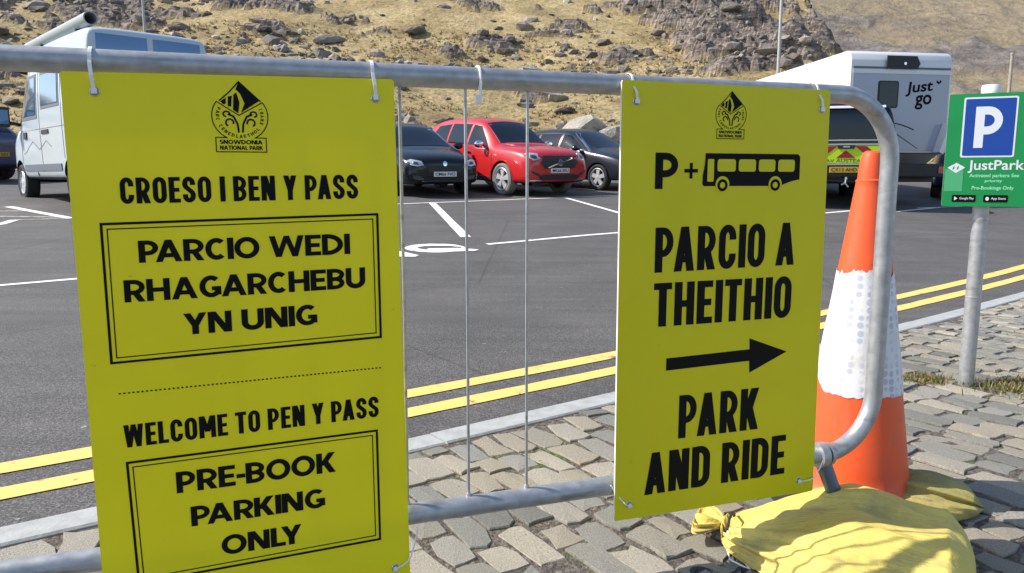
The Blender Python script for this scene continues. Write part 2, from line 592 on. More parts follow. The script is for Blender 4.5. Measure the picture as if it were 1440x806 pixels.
def glyph(ch, wide):
    w = (WIDE_W if wide else COND_W).get(ch, .3)
    t = .225 if wide else .178
    tb = t * (.86 if wide else .86)
    a = t / 2; b = tb / 2
    Wd = w - a; H = 1 - b
    ry = .5 - b if wide else .21
    rx = (Wd - a) / 2
    cx = w / 2
    P = []
    if ch == 'I': P = rect(0, 0, t, 1)
    elif ch == 'L': P = rect(0, 0, t, 1) + rect(t, 0, w, tb)
    elif ch == 'E': P = rect(0, 0, t, 1) + rect(t, 0, w, tb) + rect(t, 1 - tb, w, 1) + rect(t, .5 - b, w * .92, .5 + b)
    elif ch == 'T': P = rect(cx - a, 0, cx + a, 1 - tb) + rect(0, 1 - tb, w, 1)
    elif ch == 'H': P = rect(0, 0, t, 1) + rect(w - t, 0, w, 1) + rect(t, .5 - b, w - t, .5 + b)
    elif ch == '-': P = rect(0, .33, .32, .33 + tb)
    elif ch == 'A':
        ap = t * .62
        P = para(t * .55, 0, cx, 1, t * 1.02) + para(w - t * .55, 0, cx, 1, t * 1.02) + rect(w * .24, .2, w * .76, .2 + tb)
    elif ch == 'Y': P = rect(cx - a, 0, cx + a, .42) + para(cx, .40, t * .55, 1, t * 1.06) + para(cx, .40, w - t * .55, 1, t * 1.06)
    elif ch == 'W':
        q = t * .98
        P = para(w * .27, 0, t * .52, 1, q) + para(w * .27, 0, cx, 1, q * .92) + para(w * .73, 0, cx, 1, q * .92) + para(w * .73, 0, w - t * .52, 1, q)
    elif ch == 'M': P = rect(0, 0, t, 1) + rect(w - t, 0, w, 1) + para(cx, .28, t * .62, 1, t * 1.05) + para(cx, .28, w - t * .62, 1, t * 1.05)
    elif ch == 'N': P = rect(0, 0, t, 1) + rect(w - t, 0, w, 1) + para(w - t * .62, 0, t * .62, 1, t * 1.15)
    elif ch == 'K': P = rect(0, 0, t, 1) + para(t * .95, .38, w - t * .62, 1, t * 1.15) + para(w - t * .55, 0, w * .42, .60, t * 1.15)
    elif ch in 'PRB':
        lo = .42 if ch != 'B' else .5
        r2 = (H - lo) / 2
        rxx = min(rx * 1.2, Wd - a) if wide else min(rx * 1.3, Wd - a)
        path = [(a, H)] + arc(Wd - rxx, H - r2, rxx, r2, 90, -90, 12) + [(a, H - 2 * r2)]
        P = rect(0, 0, t, 1) + stroke(path, tb)
        if ch == 'B':
            r3 = (lo - b) / 2
            P += stroke([(a, lo)] + arc(Wd - rxx, lo - r3, rxx, r3, 90, -90, 12) + [(a, b)], tb)
        if ch == 'R': P += para(w - t * .58, 0, w * .50, lo + .02, t * 1.08)
    elif ch == 'D':
        rxx = min(rx * (1.7 if wide else 1.25), Wd - a)
        P = rect(0, 0, t, 1) + stroke([(a, H)] + arc(Wd - rxx, H - ry, rxx, ry, 90, 0, 10) + arc(Wd - rxx, b + ry, rxx, ry, 0, -90, 10) + [(a, b)], (t + tb) / 2)
    elif ch == 'O':
        P = stroke(arc(cx, H - ry, rx, ry, 180, 0, 14) + arc(cx, b + ry, rx, ry, 0, -180, 14), (t + tb) / 2, True)
    elif ch == 'U': P = stroke([(a, 1)] + arc(cx, b + rx * (1 if wide else 1.15), rx, rx * (1 if wide else 1.15), 180, 360, 14) + [(Wd, 1)], t)
    elif ch in 'CG':
        if wide:
            P = stroke(arc(cx + .04, .5, rx + .02, .5 - b, 48, 312 if ch == 'C' else 318, 22), (t + tb) / 2)
            if ch == 'G': P += rect(w - t, .10, w, .5) + rect(w * .58, .5 - tb, w, .5)
        else:
            P = stroke([(Wd, .66)] + arc(cx, H - ry, rx, ry, 0, 180, 12) + arc(cx, b + ry, rx, ry, 180, 360, 12) + [(Wd, .34 if ch == 'C' else .5)], (t + tb) / 2)
            if ch == 'G': P += rect(cx, .5 - tb, w, .5)
    elif ch == 'S':
        q = (H - b) / 4
        A0 = 35 if wide else 0
        if not wide:
            P = stroke([(Wd, .68)] + arc(cx, H - .19, rx, .19, 0, 180, 12) + [(a, .68), (a + .03, .60), (Wd - .03, .40), (Wd, .32)] + arc(cx, b + .19, rx, .19, 0, -180, 12) + [(a, .32)], (t + tb) / 2)
        else:
            P = stroke(arc(cx, H - q, rx, q, A0, 270, 14) + arc(cx, b + q, rx, q, 90, -180 + A0, 14), (t + tb) / 2)
    return P, w


def print_glyphs(mb, s, x0, x1, zl, zr, h, y, wide, track=None):
    """letters from (x0, base zl) to (x1, base zr), cap height h"""
    track = track if track is not None else (.038 if wide else .065)
    xx = 0
    items = []
    KERN = {'PA': (.17, .06), 'LY': (.20, .07), 'AY': (.12, .04), 'CA': (.04, 0), 'GA': (.04, 0), 'RC': (.03, 0), 'OO': (.02, 0), 'RK': (.03, 0)}
    for ci, ch in enumerate(s):
        kk = KERN.get(s[ci - 1:ci + 1])
        if kk: xx -= kk[0] if wide else kk[1]
        if ch == ' ':
            xx += .30 if wide else .22
            continue
        P, w = glyph(ch, wide)
        items.append((P, xx))
        xx += w + track
    tot = xx - track
    sx = (x1 - x0) / tot
    k = 0
    for P, ox in items:
        for q in P:
            k += 1
            yy = y - .00002 * (k % 9)
            mb.add([(x0 + (p[0] + ox) * sx, yy, zl + (zr - zl) * (p[0] + ox) / tot + p[1] * h) for p in q], [tuple(range(len(q)))])


# ------------------------------------------------------------------ ground heights
def sp(v, k=.8):
    return np.where(v > 12 * k, v, k * np.log1p(np.exp(np.minimum(v, 12 * k) / k)))


def zroad(x, y):
    x = np.asarray(x, float); y = np.asarray(y, float)
    y0 = 6.2 + .45 * np.clip(x - 1, 0, 8)
    rise = sp(y - y0, .4)
    fall = np.clip(rise / 8, 0, 1)
    return -.07 + .055 * rise * (1 + .05 * np.clip(x - 1, 0, 8)) - np.where(x < 0, .019, .009) * np.clip(x, -30, 30) * fall


def ZR(x, y):
    return float(zroad(x, y))


def K(x):
    x = np.asarray(x, float)
    xc = np.clip(x, -4, 6)
    y = 3.242 + .74 * (xc - .457) + .012 * (xc - .457) ** 2
    sl = .74 + .024 * (xc - .457)
    return y + sl * (x - xc)


def ray(px, py):
    a = (px - 720) / FPX; b = (403 - py) / FPX
    return (a, math.cos(PITCH) + b * math.sin(PITCH), -math.sin(PITCH) + b * math.cos(PITCH))


def on_road(px, py, lift=.004):
    """where a spot seen in the photograph lies on the tarmac"""
    r = ray(px, py)
    t = 1.0
    for _ in range(4000):
        x, y, z = r[0] * t, r[1] * t, EYE + r[2] * t
        if z <= ZR(x, y): break
        t *= 1.003
    return (x, y, ZR(x, y) + lift)


# ------------------------------------------------------------------ noise for the terrain
_rs = np.random.RandomState(3)
_tab = _rs.rand(256, 256)


def vnoise(x, y):
    xi = np.floor(x).astype(int); yi = np.floor(y).astype(int)
    fx = x - xi; fy = y - yi
    fx = fx * fx * (3 - 2 * fx); fy = fy * fy * (3 - 2 * fy)
    a = _tab[xi & 255, yi & 255]; b = _tab[(xi + 1) & 255, yi & 255]
    c = _tab[xi & 255, (yi + 1) & 255]; d = _tab[(xi + 1) & 255, (yi + 1) & 255]
    return (a * (1 - fx) + b * fx) * (1 - fy) + (c * (1 - fx) + d * fx) * fy


def fbm(x, y, o=5, g=.5):
    s = 0; a = 1; n = 0
    for i in range(o):
        s = s + a * vnoise(x * 2 ** i + 17.3 * i, y * 2 ** i + 9.1 * i)
        n += a; a *= g
    return s / n


def grid_mesh(name, X, Y, Z, material, attr=None, smooth=True):
    ny, nx = X.shape
    co = np.stack([X, Y, Z], -1).reshape(-1, 3)
    i = np.arange((ny - 1) * (nx - 1))
    r = i // (nx - 1); c = i % (nx - 1)
    q = np.stack([r * nx + c, r * nx + c + 1, (r + 1) * nx + c + 1, (r + 1) * nx + c], -1)
    me = bpy.data.meshes.new(name)
    me.vertices.add(len(co)); me.vertices.foreach_set('co', co.ravel())
    me.loops.add(q.size); me.loops.foreach_set('vertex_index', q.ravel().astype(np.int32))
    me.polygons.add(len(q)); me.polygons.foreach_set('loop_start', np.arange(0, q.size, 4, dtype=np.int32))
    me.update(calc_edges=True)
    me.polygons.foreach_set('use_smooth', [smooth] * len(q))
    me.materials.append(material)
    if attr is not None:
        at = me.attributes.new('rock', 'FLOAT', 'POINT')
        at.data.foreach_set('value', attr.reshape(-1).astype(np.float32))
    me.update()
    return link(name, me)


# ================================================================== THE SETTING
ga = np.concatenate([np.linspace(-400, -45, 12), np.linspace(-40, 40, 161), np.linspace(45, 400, 12)])
gb = np.concatenate([np.linspace(-100, -3, 8), np.linspace(-2, 45, 140), np.linspace(55, 600, 12)])
GX, GY = np.meshgrid(ga, gb)
GZ = zroad(GX, np.minimum(GY, 30))
tag(grid_mesh('road', GX, GY, GZ, M['asphalt']), kind='structure')

# pavement bed under the setts, following the kerb
xs = np.linspace(-8, 14, 180)
vs = np.linspace(0, 1, 40)
BX = np.repeat(xs[None, :], 40, 0)
KB = K(xs) - .155
BY = KB[None, :] * (1 - vs[:, None]) + (-6) * vs[:, None]
BZ = -.0045 + .009 * (fbm(BX * 5, BY * 5, 4) - .5)
BX2, BY2 = BX[::-1], BY[::-1]
pav = tag(grid_mesh('pavement', BX2, BY2, BZ[::-1], M['bed']), kind='structure')

# kerb stones
kerb = link('kerb', None)
tag(kerb, kind='structure')
x = -3.2
ks = []
while x < 11:
    x1 = x + .915 * .79
    ks.append((x + .003, x1 - .003))
    x = x1
for x0, x1 in ks:
    mb = MB()
    a = Vector((x0, float(K(x0)), 0)); b = Vector((x1, float(K(x1)), 0))
    d = (b - a).normalized(); n = Vector((d.y, -d.x, 0))
    j = random.uniform(-.002, .002)
    prof = [(.0, -.12), (.0, -.012), (.012, .004), (.125, .006), (.132, 0), (.132, -.12)]
    vsn = [tuple(p + n * q[0] + Vector((0, 0, q[1] + j))) for p in (a, b) for q in prof]
    m6 = len(prof)
    fs = [(i, i + 1, i + 1 + m6, i + m6) for i in range(m6 - 1)] + [tuple(range(m6))[::-1], tuple(range(m6, 2 * m6))]
    mb.add(vsn, fs)
    mb.build('kerb_stone', M['kerb'], kerb)

# road paint
def strip(pts, w, name, m, lift=.004):
    """a painted line of width w through ground points, laid on the tarmac"""
    P = [Vector((p[0], p[1], 0)) for p in pts]
    Q = []
    for i in range(len(P) - 1):
        n = max(1, int((P[i + 1] - P[i]).length / .5))
        Q += [P[i].lerp(P[i + 1], k / n) for k in range(n)]
    Q.append(P[-1])
    mb = MB()
    vsn = []
    for i, p in enumerate(Q):
        d = (Q[min(i + 1, len(Q) - 1)] - Q[max(i - 1, 0)]).normalized()
        n = Vector((-d.y, d.x, 0))
        jj = random.uniform(-.004, .004)
        for s in (-1, 1):
            q = p + n * s * (w / 2 + jj)
            vsn.append((q.x, q.y, ZR(q.x, q.y) + lift))
    mb.add(vsn, [(2 * i, 2 * i + 2, 2 * i + 3, 2 * i + 1) for i in range(len(Q) - 1)])
    o = mb.build(name, m)
    tag(o, kind='structure')
    return o


for off0, off1 in ((.395, .510), (.650, .768)):
    pts = []
    for xx in np.arange(-4, 14, .15):
        s = .74 + .024 * (np.clip(xx, -4, 6) - .457)
        nn = Vector((-s, 1, 0)).normalized()
        o = (off0 + off1) / 2
        pts.append((xx + nn.x * o, float(K(xx)) + nn.y * o))
    strip(pts, off1 - off0, 'double_yellow_line', M['yellow_line'])


def px_strip(p, w, m='white_line'):
    strip([on_road(*q)[:2] for q in p], w, 'white_bay_line' if m == 'white_line' else 'faded_bay_line', M[m])


px_strip([(-60, 407.5), (105, 393), (400, 369)], .085)
px_strip([(685, 344), (868, 328), (1060, 310)], .10)
px_strip([(608, 286), (655, 334)], .135)
px_strip([(480, 290.5), (563, 287), (740, 280), (872, 275), (960, 272)], .09)
px_strip([(792, 277.5), (868, 299), (930, 317)], .10)
px_strip([(12, 291), (100, 307.5)], .13)
px_strip([(-40, 322), (2, 315.5), (20, 310)], .13)
px_strip([(20, 310), (100, 307.5)], .09, 'faded_line')
px_strip([(-30, 304.5), (98, 306)], .12, 'faded_line')
px_strip([(-30, 297.5), (50, 297)], .10, 'faded_line')
px_strip([(1160, 300), (1215, 295), (1262, 298), (1320, 292)], .10)
px_strip([(1290, 293), (1440, 286)], .08)

# the painted letter lying on the tarmac
mb = MB()
def ellipse_ring(cx, cy, rx, ry, kx, ky, n=36):
    a = [on_road(cx + rx * math.cos(2 * PI * i / n), cy + ry * math.sin(2 * PI * i / n), .0045) for i in range(n)]
    b = [on_road(cx + kx + (rx * .72) * math.cos(2 * PI * i / n), cy + ky + ry * .48 * math.sin(2 * PI * i / n), .0045) for i in range(n)]
    mb.add(a + b, [(i, (i + 1) % n, n + (i + 1) % n, n + i) for i in range(n)])
ellipse_ring(612, 349.6, 43, 6.2, 6, -.3)
mb.add([on_road(*p, .0052) for p in [(600, 350.2), (645, 349.4), (674, 351.5), (668, 353.6), (640, 354.4), (606, 353)]], [tuple(range(6))])
mb.add([on_road(*p, .0048) for p in [(545, 352), (566, 354.5), (589, 359.6), (584, 361.6), (560, 361.5), (535, 358)]], [tuple(range(6))])
tag(mb.build('painted_bay_letter', M['white_line']), kind='structure')

# ------------------------------------------------------------------ setts
ANG = math.radians(-58)
ex = Vector((math.cos(ANG), math.sin(ANG), 0))     # long way of the stones
ey = Vector((-ex.y, ex.x, 0))


def sett_mesh(seed):
    """unit stone -.5..+.5, uneven outline, worn top edges"""
    rr = random.Random(seed)
    out = []
    base = [(-.5, -.5), (0, -.5), (.5, -.5), (.5, 0), (.5, .5), (0, .5), (-.5, .5), (-.5, 0)]
    vsn = []
    jit = [(rr.uniform(-.085, .085), rr.uniform(-.13, .13)) for _ in base]
    for lvl, (sc, z) in enumerate([(1.0, -.022), (.992, -.0015), (.965, .0010)]):
        for (bx, by), (jx, jy) in zip(base, jit):
            corner = abs(bx) == .5 and abs(by) == .5
            s = sc * (.98 if corner else 1)
            vsn.append(((bx + jx) * s, (by + jy) * s, z + (rr.uniform(-.0018, .0022) if lvl == 2 else 0)))
    vsn.append((rr.uniform(-.1, .1), rr.uniform(-.1, .1), .0022 + rr.uniform(-.002, .002)))
    fs = []
    for l in range(2):
        for i in range(8):
            j = (i + 1) % 8
            fs.append((l * 8 + i, l * 8 + j, (l + 1) * 8 + j, (l + 1) * 8 + i))
    for i in range(8):
        fs.append((16 + i, 16 + (i + 1) % 8, 24))
    return vsn, fs


VAR = [sett_mesh(100 + i) for i in range(24)]
SM = []
for vsn, fs in VAR:
    me = bpy.data.meshes.new('sett')
    me.from_pydata(vsn, [], fs)
    me.materials.append(M['sett'])
    SM.append(me)
stones = []
row = -9.0
while row < 9:
    wd = random.uniform(.068, .108)
    pos = -9 + random.uniform(0, .2)
    while pos < 9:
        ln = random.choice((random.uniform(.09, .14), random.uniform(.14, .20), random.uniform(.16, .23)))
        c = ex * (pos + ln / 2) + ey * (row + wd / 2) + Vector((2, 2, 0))
        gap = random.uniform(.008, .022)
        if random.random() > .012:
            stones.append((c.x, c.y, ln - .004, wd + random.uniform(-.008, .004), random.gauss(0, .07), random.uniform(-.004, .0035), random.randrange(24)))
        pos += ln + gap
    row += wd + random.uniform(.009, .020)
POLE = Vector((2.067, 3.359, 0))
keep = []
for s in stones:
    x, y = s[0], s[1]
    # stay on the near side of the kerb
    sl = .74 + .024 * (min(max(x, -4), 6) - .457)
    dk = (float(K(x)) - y) / math.sqrt(1 + sl * sl)
    L, Wd = s[2], s[3]
    if y < .9 or x < -3.5 or x > 8.5 or dk > 5: continue
    far = dk + L / 2
    if far - L < .145:
        L2 = far - .145
        if L2 < .04: continue
        sh = (.145 + L2 / 2) - dk
        x += ex.x * sh; y += ex.y * sh; L = L2
    if (x - POLE.x) ** 2 + (y - POLE.y) ** 2 < .075 ** 2: continue
    if (x - POLE.x - .3) ** 2 / .12 + (y - POLE.y - .0) ** 2 / .006 < 1 and random.random() < .7: continue
    inv = y > .3 and abs(x) < .72 * y + .1 and y > 1.55
    keep.append((x * x + y * y if inv else 1e6 + x * x + y * y, x, y, L, Wd, s[4], s[5], s[6]))
keep.sort()
for k_, x, y, L, Wd, ro, dz, vi in keep[:296]:
    o = link('sett', SM[vi], pav)
    o.location = (x, y, dz)
    o.rotation_euler = (random.gauss(0, .007), random.gauss(0, .007), ANG + ro)
    o.scale = (L, Wd, 1)
mb = MB(); rn = []
for k_, x, y, L, Wd, ro, dz, vi in keep[296:]:
    vsn, fs = VAR[vi]
    ca, sa = math.cos(ANG + ro), math.sin(ANG + ro)
    mb.add([(x + v[0] * L * ca - v[1] * Wd * sa, y + v[0] * L * sa + v[1] * Wd * ca, v[2] + dz) for v in vsn], fs)
    rn += [random.random()] * len(vsn)
o = mb.build('sett', M['sett_far'], pav)
at = o.data.attributes.new('rnd', 'FLOAT', 'POINT'); at.data.foreach_set('value', rn)
tag(o, kind='stuff')
print('setts', len(keep))

# loose grit between the stones
mb = MB()
for _ in range(6000):
    x = random.uniform(-1.6, 4.5); y = random.uniform(1.5, 5)
    if float(K(x)) - y < .16: continue
    r = random.uniform(.002, .005) * (1 if y < 3 else 1.4)
    c = Vector((x, y, -.006))
    vsn = [c + Vector((random.uniform(-1, 1), random.uniform(-1, 1), random.uniform(.2, 1.2))) * r for _ in range(5)]
    mb.add(vsn, [(0, 1, 2), (0, 2, 3), (0, 3, 4), (0, 4, 1), (1, 3, 2), (2, 4, 1)])
tag(mb.build('loose_grit', M['bed']), 'loose grit and small chips lying in the joints of the stone setts', 'grit', kind='stuff')

# weeds at the foot of the sign pole
mb = MB()
for _ in range(2300):
    if random.random() < .3:
        x = random.gauss(POLE.x - .17, .07); y = random.gauss(POLE.y + .07, .035)
    else:
        x = random.gauss(POLE.x + .26, .12); y = random.gauss(POLE.y - .07, .07)
    h = random.uniform(.008, .034); a = random.uniform(0, 2 * PI); w = random.uniform(.0015, .003)
    lx, ly = random.gauss(0, .015), random.gauss(0, .015)
    dx, dy = math.cos(a) * w, math.sin(a) * w
    mb.add([(x - dx, y - dy, -.008), (x + dx, y + dy, -.008), (x + lx * .5 + dx * .7, y + ly * .5 + dy * .7, h * .6), (x + lx, y + ly, h), (x + lx * .5 - dx * .7, y + ly * .5 - dy * .7, h * .6)],
           [(0, 1, 2, 3, 4)], 0 if random.random() < .55 else 1)
tag(mb.build('weeds', [M['grass'], M['straw']]), 'low green and straw coloured weeds between the setts round the sign pole', 'weeds', kind='stuff')
# moss lines in some joints
mb = MB()
for (sx, sy, n, L) in [(.03, 2.52, 260, .34), (.17, 2.34, 120, .18), (-.16, 2.50, 120, .14), (.30, 2.62, 120, .2), (-.3, 2.5, 60, .15), (1.5, 3.2, 150, .3)]:
    for _ in range(n):
        u_ = random.uniform(-L / 2, L / 2)
        x = sx + ex.x * u_ + random.gauss(0, .006); y = sy + ex.y * u_ + random.gauss(0, .006)
        r = random.uniform(.003, .006)
        vsn = [(x + r * math.cos(k * PI / 2 + u_), y + r * math.sin(k * PI / 2 + u_), -.012) for k in range(4)] + [(x, y, -.004 + r * .6)]
        mb.add(vsn, [(0, 1, 4), (1, 2, 4), (2, 3, 4), (3, 0, 4)])
tag(mb.build('moss', M['grass']), 'strips of green moss in the joints of the paving', 'moss', kind='stuff')


# ------------------------------------------------------------------ hills
def near_hill(X, Y):
    base = zroad(X, np.minimum(Y, 30))
    d = Y - 23.2 - .8 * (fbm(X * .12, X * 0 + 3, 2) - .5)
    up = np.where(d > 0, .30 * d + .0035 * d * d, 0)
    shape = 1.6 * (fbm(X * .13 + 5, Y * .13, 3) - .5) * np.clip(d / 8, 0, 1)
    # the right end of the spur falls away
    edge = 15.6 + .20 * (Y - 35) + 2.2 * (fbm(Y * .25 + 11, Y * 0, 3) - .5)
    fall = np.clip((X - edge) / 2.6, 0, 1)
    fall = fall * fall * (3 - 2 * fall)
    up = up * (1 - .78 * fall * np.clip((Y - 28) / 8, 0, 1))
    z = base + up + shape * (1 - fall)
    # rocky outcrops: horizontal ledges, thick towards the crag on the right and high on the left
    n1 = fbm(X * .33 + .2 * Y, Y * .55, 5, .55)
    crag = np.exp(-((X - 13.0) / 5.0) ** 2) * np.clip((Y - 33) / 5, 0, 1)
    crag2 = np.clip(-(X + 8) / 14, 0, 1) * np.clip((Y - 28) / 7, 0, 1) * .45
    high = np.clip((Y - 36) / 16, 0, 1) * .35
    th = .66 - .25 * crag - .11 * crag2 - .08 * high
    m = np.clip((n1 - th) / .035, 0, 1) * np.clip(d / 1.5, 0, 1)
    n2 = fbm(X * .9 + 40, Y * 1.4, 5, .6)
    h = m * (.12 + .55 * np.clip(n1 - th, 0, .3) * 4 + .45 * (n2 - .4)) * (1 + 1.1 * crag)
    # blocky steps
    st = .30
    hq = np.floor((z + h + .5 * n2) / st) * st - .5 * n2
    n3 = fbm(X * 2.6 + 7, Y * 3.3, 3, .6) - .5
    z2 = np.where(m > .02, (z + h) * .45 + (hq + .15) * .55 + .26 * n3, z)
    z2 = z * (1 - m) + np.maximum(z2, z - .1) * m
    z2 = z2 + .10 * (fbm(X * 2.1, Y * 2.1, 3) - .5) * np.clip(d, 0, 1) + .06 * (fbm(X * 6, Y * 6, 2) - .5) * np.clip(d, 0, 1)
    return z2, np.clip(m * 1.2, 0, 1)


hx = np.linspace(-48, 27, 560)
hy = np.concatenate([np.linspace(22.6, 46, 240), np.linspace(46.1, 78, 210)])
HX, HY = np.meshgrid(hx, hy)
HZ, HM = near_hill(HX, HY)
HZ[0, :] -= 1.0
hob = tag(grid_mesh('hillside', HX, HY, HZ, M['hill'], HM, smooth=True), kind='structure')
fm = (HM[:-1, :-1] + HM[1:, 1:]) / 2
hob.data.polygons.foreach_set('use_smooth', (fm.ravel() < .5).tolist())


def far_hill(X, Y):
    d = Y - 70
    z = 1.5 + np.where(d > 0, .42 * d, d * .01)
    z = z + 9 * (fbm(X * .02, Y * .02 + 7, 5) - .5) * np.clip(d / 20, 0, 1)
    # skyline drops to the right
    top = 66 - .9 * np.clip(X - 128, 0, 200) + 5 * fbm(X * .05, X * 0, 4)
    z = np.minimum(z, top + .05 * (z - top))
    n1 = fbm(X * .05 + .03 * Y, Y * .06 + 30, 6, .6)
    band = np.clip((X - 55) / 25, 0, 1) * np.clip(1 - np.abs(z - 12 - .0 * X) / 12, 0, 1)
    m = np.clip((n1 - .57 + .17 * band) / .06, 0, 1)
    z = z + m * 2.6 * (fbm(X * .3, Y * .3, 5, .6) - .35) + 1.2 * (fbm(X * .22 + 3, Y * .22, 4) - .5)
    return z, m


fx = np.linspace(-20, 190, 420); fy = np.linspace(60, 250, 380)
FX, FY = np.meshgrid(fx, fy)
FZ, FM = far_hill(FX, FY)
FZ[0, :] = -3
tag(grid_mesh('far_hill', FX, FY, FZ, M['far_hill'], FM), kind='structure')

# ---- rocks
def rock_variants(n, lvl=1, seed=5):
    out = []
    rr = np.random.RandomState(seed)
    for i in range(n):
        bm = bmesh.new()
        bmesh.ops.create_icosphere(bm, subdivisions=lvl, radius=1)
        vsn = np.array([v.co[:] for v in bm.verts])
        fs = [tuple(v.index for v in f.verts) for f in bm.faces]
        bm.free()
        # cut by random planes so the faces look split
        for _ in range(9):
            nrm = rr.normal(size=3); nrm /= np.linalg.norm(nrm)
            dd = rr.uniform(.5, .85)
            pr = vsn @ nrm
            ex_ = np.maximum(pr - dd, 0)
            vsn = vsn - ex_[:, None] * nrm * .95
        vsn += rr.normal(size=vsn.shape) * .035
        out.append((vsn, fs))
    return out


def near_z(x, y):
    z, m = near_hill(np.array([x]), np.array([y]))
    return float(z[0]), float(m[0])


RV = rock_variants(14, 2)
rng = np.random.RandomState(12)
N = 7800
rx_ = rng.uniform(-38, 19, N); ry_ = 24 + 36 * rng.rand(N) ** 1.15
rz_, rm_ = near_hill(rx_, ry_)
dens = fbm(rx_ * .16 + 20, ry_ * .22, 4)
pick = (rng.rand(N) < np.clip((dens - .50) * 5 + .6 * (rm_ > .2) + .25 * np.clip(-(rx_ + 6) / 15, 0, 1), .06, 1)) & (np.abs(rx_) < .75 * ry_)
RV1 = rock_variants(14, 1, 9)
V = []; F = []; R = []; off = 0
for i in np.nonzero(pick)[0]:
    vv, ff = RV1[i % 14]
    s = min(.5, .10 + rng.exponential(.10)) * (1 + .25 * (ry_[i] > 45))
    sc = np.array([s * rng.uniform(.8, 1.7), s * rng.uniform(.7, 1.2), s * rng.uniform(.45, .95)])
    a = rng.uniform(0, 6.28); ca, sa = math.cos(a), math.sin(a)
    v = vv * sc
    v = np.stack([v[:, 0] * ca - v[:, 1] * sa, v[:, 0] * sa + v[:, 1] * ca, v[:, 2]], -1) + [rx_[i], ry_[i], rz_[i] - s * .02]
    V.append(v); F += [tuple(q + off for q in f) for f in ff]
    off += len(v); R += [rng.rand()] * len(v)
me = bpy.data.meshes.new('scree'); me.from_pydata(np.concatenate(V).tolist(), [], F); me.materials.append(M['scree'])
at = me.attributes.new('rnd', 'FLOAT', 'POINT'); at.data.foreach_set('value', R)
tag(link('scree', me), 'countless small grey stones scattered over the dry grass of the hillside', 'scree', kind='stuff')
print('scree', len(V))

# dry grass tussocks
V = []; F = []; off = 0; MI = []
for i in range(9000):
    x = rng.uniform(-26, 18); y = rng.uniform(23.6, 44)
    if abs(x) > .73 * y: continue
    V.append((x, y)); 
tz, tm = near_hill(np.array([p[0] for p in V]), np.array([p[1] for p in V]))
mb = MB()
for (x, y), z, m in zip(V, tz, tm):
    if m > .3 or fbm(np.array([x * .5]), np.array([y * .5]), 2)[0] < .42: continue
    for b in range(5):
        a = rng.uniform(0, 6.28); w = .04; h = rng.uniform(.05, .15)
        lx, ly = rng.normal(0, .09, 2)
        mb.add([(x + math.cos(a) * w, y + math.sin(a) * w, z - .03), (x - math.cos(a) * w, y - math.sin(a) * w, z - .03), (x + lx, y + ly, z + h)], [(0, 1, 2)], 0 if rng.rand() < .82 else 1)
tussock = mat('dry_tussock', (.42, .32, .16), .95); tuss2 = mat('olive_tussock', (.27, .22, .10), .95)
tag(mb.build('dry_grass', [tussock, tuss2]), 'dry straw coloured tussock grass covering the slope behind the parked cars', 'grass', kind='stuff')

BM = []
for vv, ff in RV:
    me = bpy.data.meshes.new('boulder'); me.from_pydata(vv.tolist(), [], ff); me.materials.append(M['boulder'])
    BM.append(me)
BMP = []
for vv, ff in RV:
    me = bpy.data.meshes.new('boulder'); me.from_pydata(vv.tolist(), [], ff); me.materials.append(M['pale_boulder'])
    BMP.append(me)


def boulder(x, y, s, pale, label, group, sink=.25, flat=.7, wide=1.3):
    z, _ = near_z(x, y) if y > 23 else (ZR(x, y), 0)
    o = link('boulder', (BMP if pale else BM)[rng.randint(14)])
    o.location = (x, y, z + s * (flat - sink) * .8)
    o.scale = (s * wide * rng.uniform(.85, 1.2), s, s * flat * rng.uniform(.85, 1.2))
    o.rotation_euler = (rng.normal(0, .2), rng.normal(0, .2), rng.uniform(0, 6.28))
    return tag(o, label, 'boulder', group)


# hillside boulders, laid out by bearing and distance
ZONES = [(45, 'above the cab of the camper van'), (250, 'behind the camper van roof windows'), (350, 'above the Croeso sign emblem'), (500, 'above the Croeso sign right end'),
         (590, 'above the black car'), (700, 'above the red car'), (820, 'above the dark blue grey hatchback'), (950, 'above the park and ride sign'), (1040, 'near the thin grey pole')]
LOOK = ['wide flat', 'blunt', 'sharp edged', 'low slanting', 'squat', 'broken', 'rounded', 'wedge shaped', 'lumpy']
for zi, (zp, zl) in enumerate(ZONES):
    for hi, (hy, hl) in enumerate(((29.5, 'low'), (35.5, 'half way up'), (42.5, 'high'))):
        y = hy + rng.uniform(-1.2, 1.2)
        x = (zp + rng.uniform(-35, 35) - 720) / 1078 * y
        boulder(x, y, rng.uniform(.20, .34) * (1 + .25 * hi), False, '%s dark boulder %s on the slope %s' % (LOOK[(zi + hi * 4) % 9], hl, zl), 'dark boulders on the hillside', wide=1.7, flat=.55)
PALE = [(665, 23.0, .34, 'small pale stone showing just above the roof of the red car'), (768, 22.6, .40, 'pale boulder between the red car roof and the second wire'), (787, 23.0, .34, 'low pale boulder just right of the second barrier wire'),
        (806, 22.3, .46, 'pale boulder above the roof of the dark blue grey hatchback, left end'), (826, 22.9, .66, 'largest pale boulder, standing behind the dark blue grey hatchback'),
        (845, 22.6, .42, 'pale boulder right of the largest one behind the hatchback'), (864, 22.6, .54, 'pale boulder touching the left edge of the park and ride sign'), (1112, 22.6, .5, 'pale boulder hidden low behind the motorhome flank')]
for px, y, s, lb_ in PALE[:7]:
    y += 4.1
    boulder((px - 720) / 1078 * y, y, s * 1.12, True, lb_, 'pale boulders edging the car park', sink=.15, flat=.85)


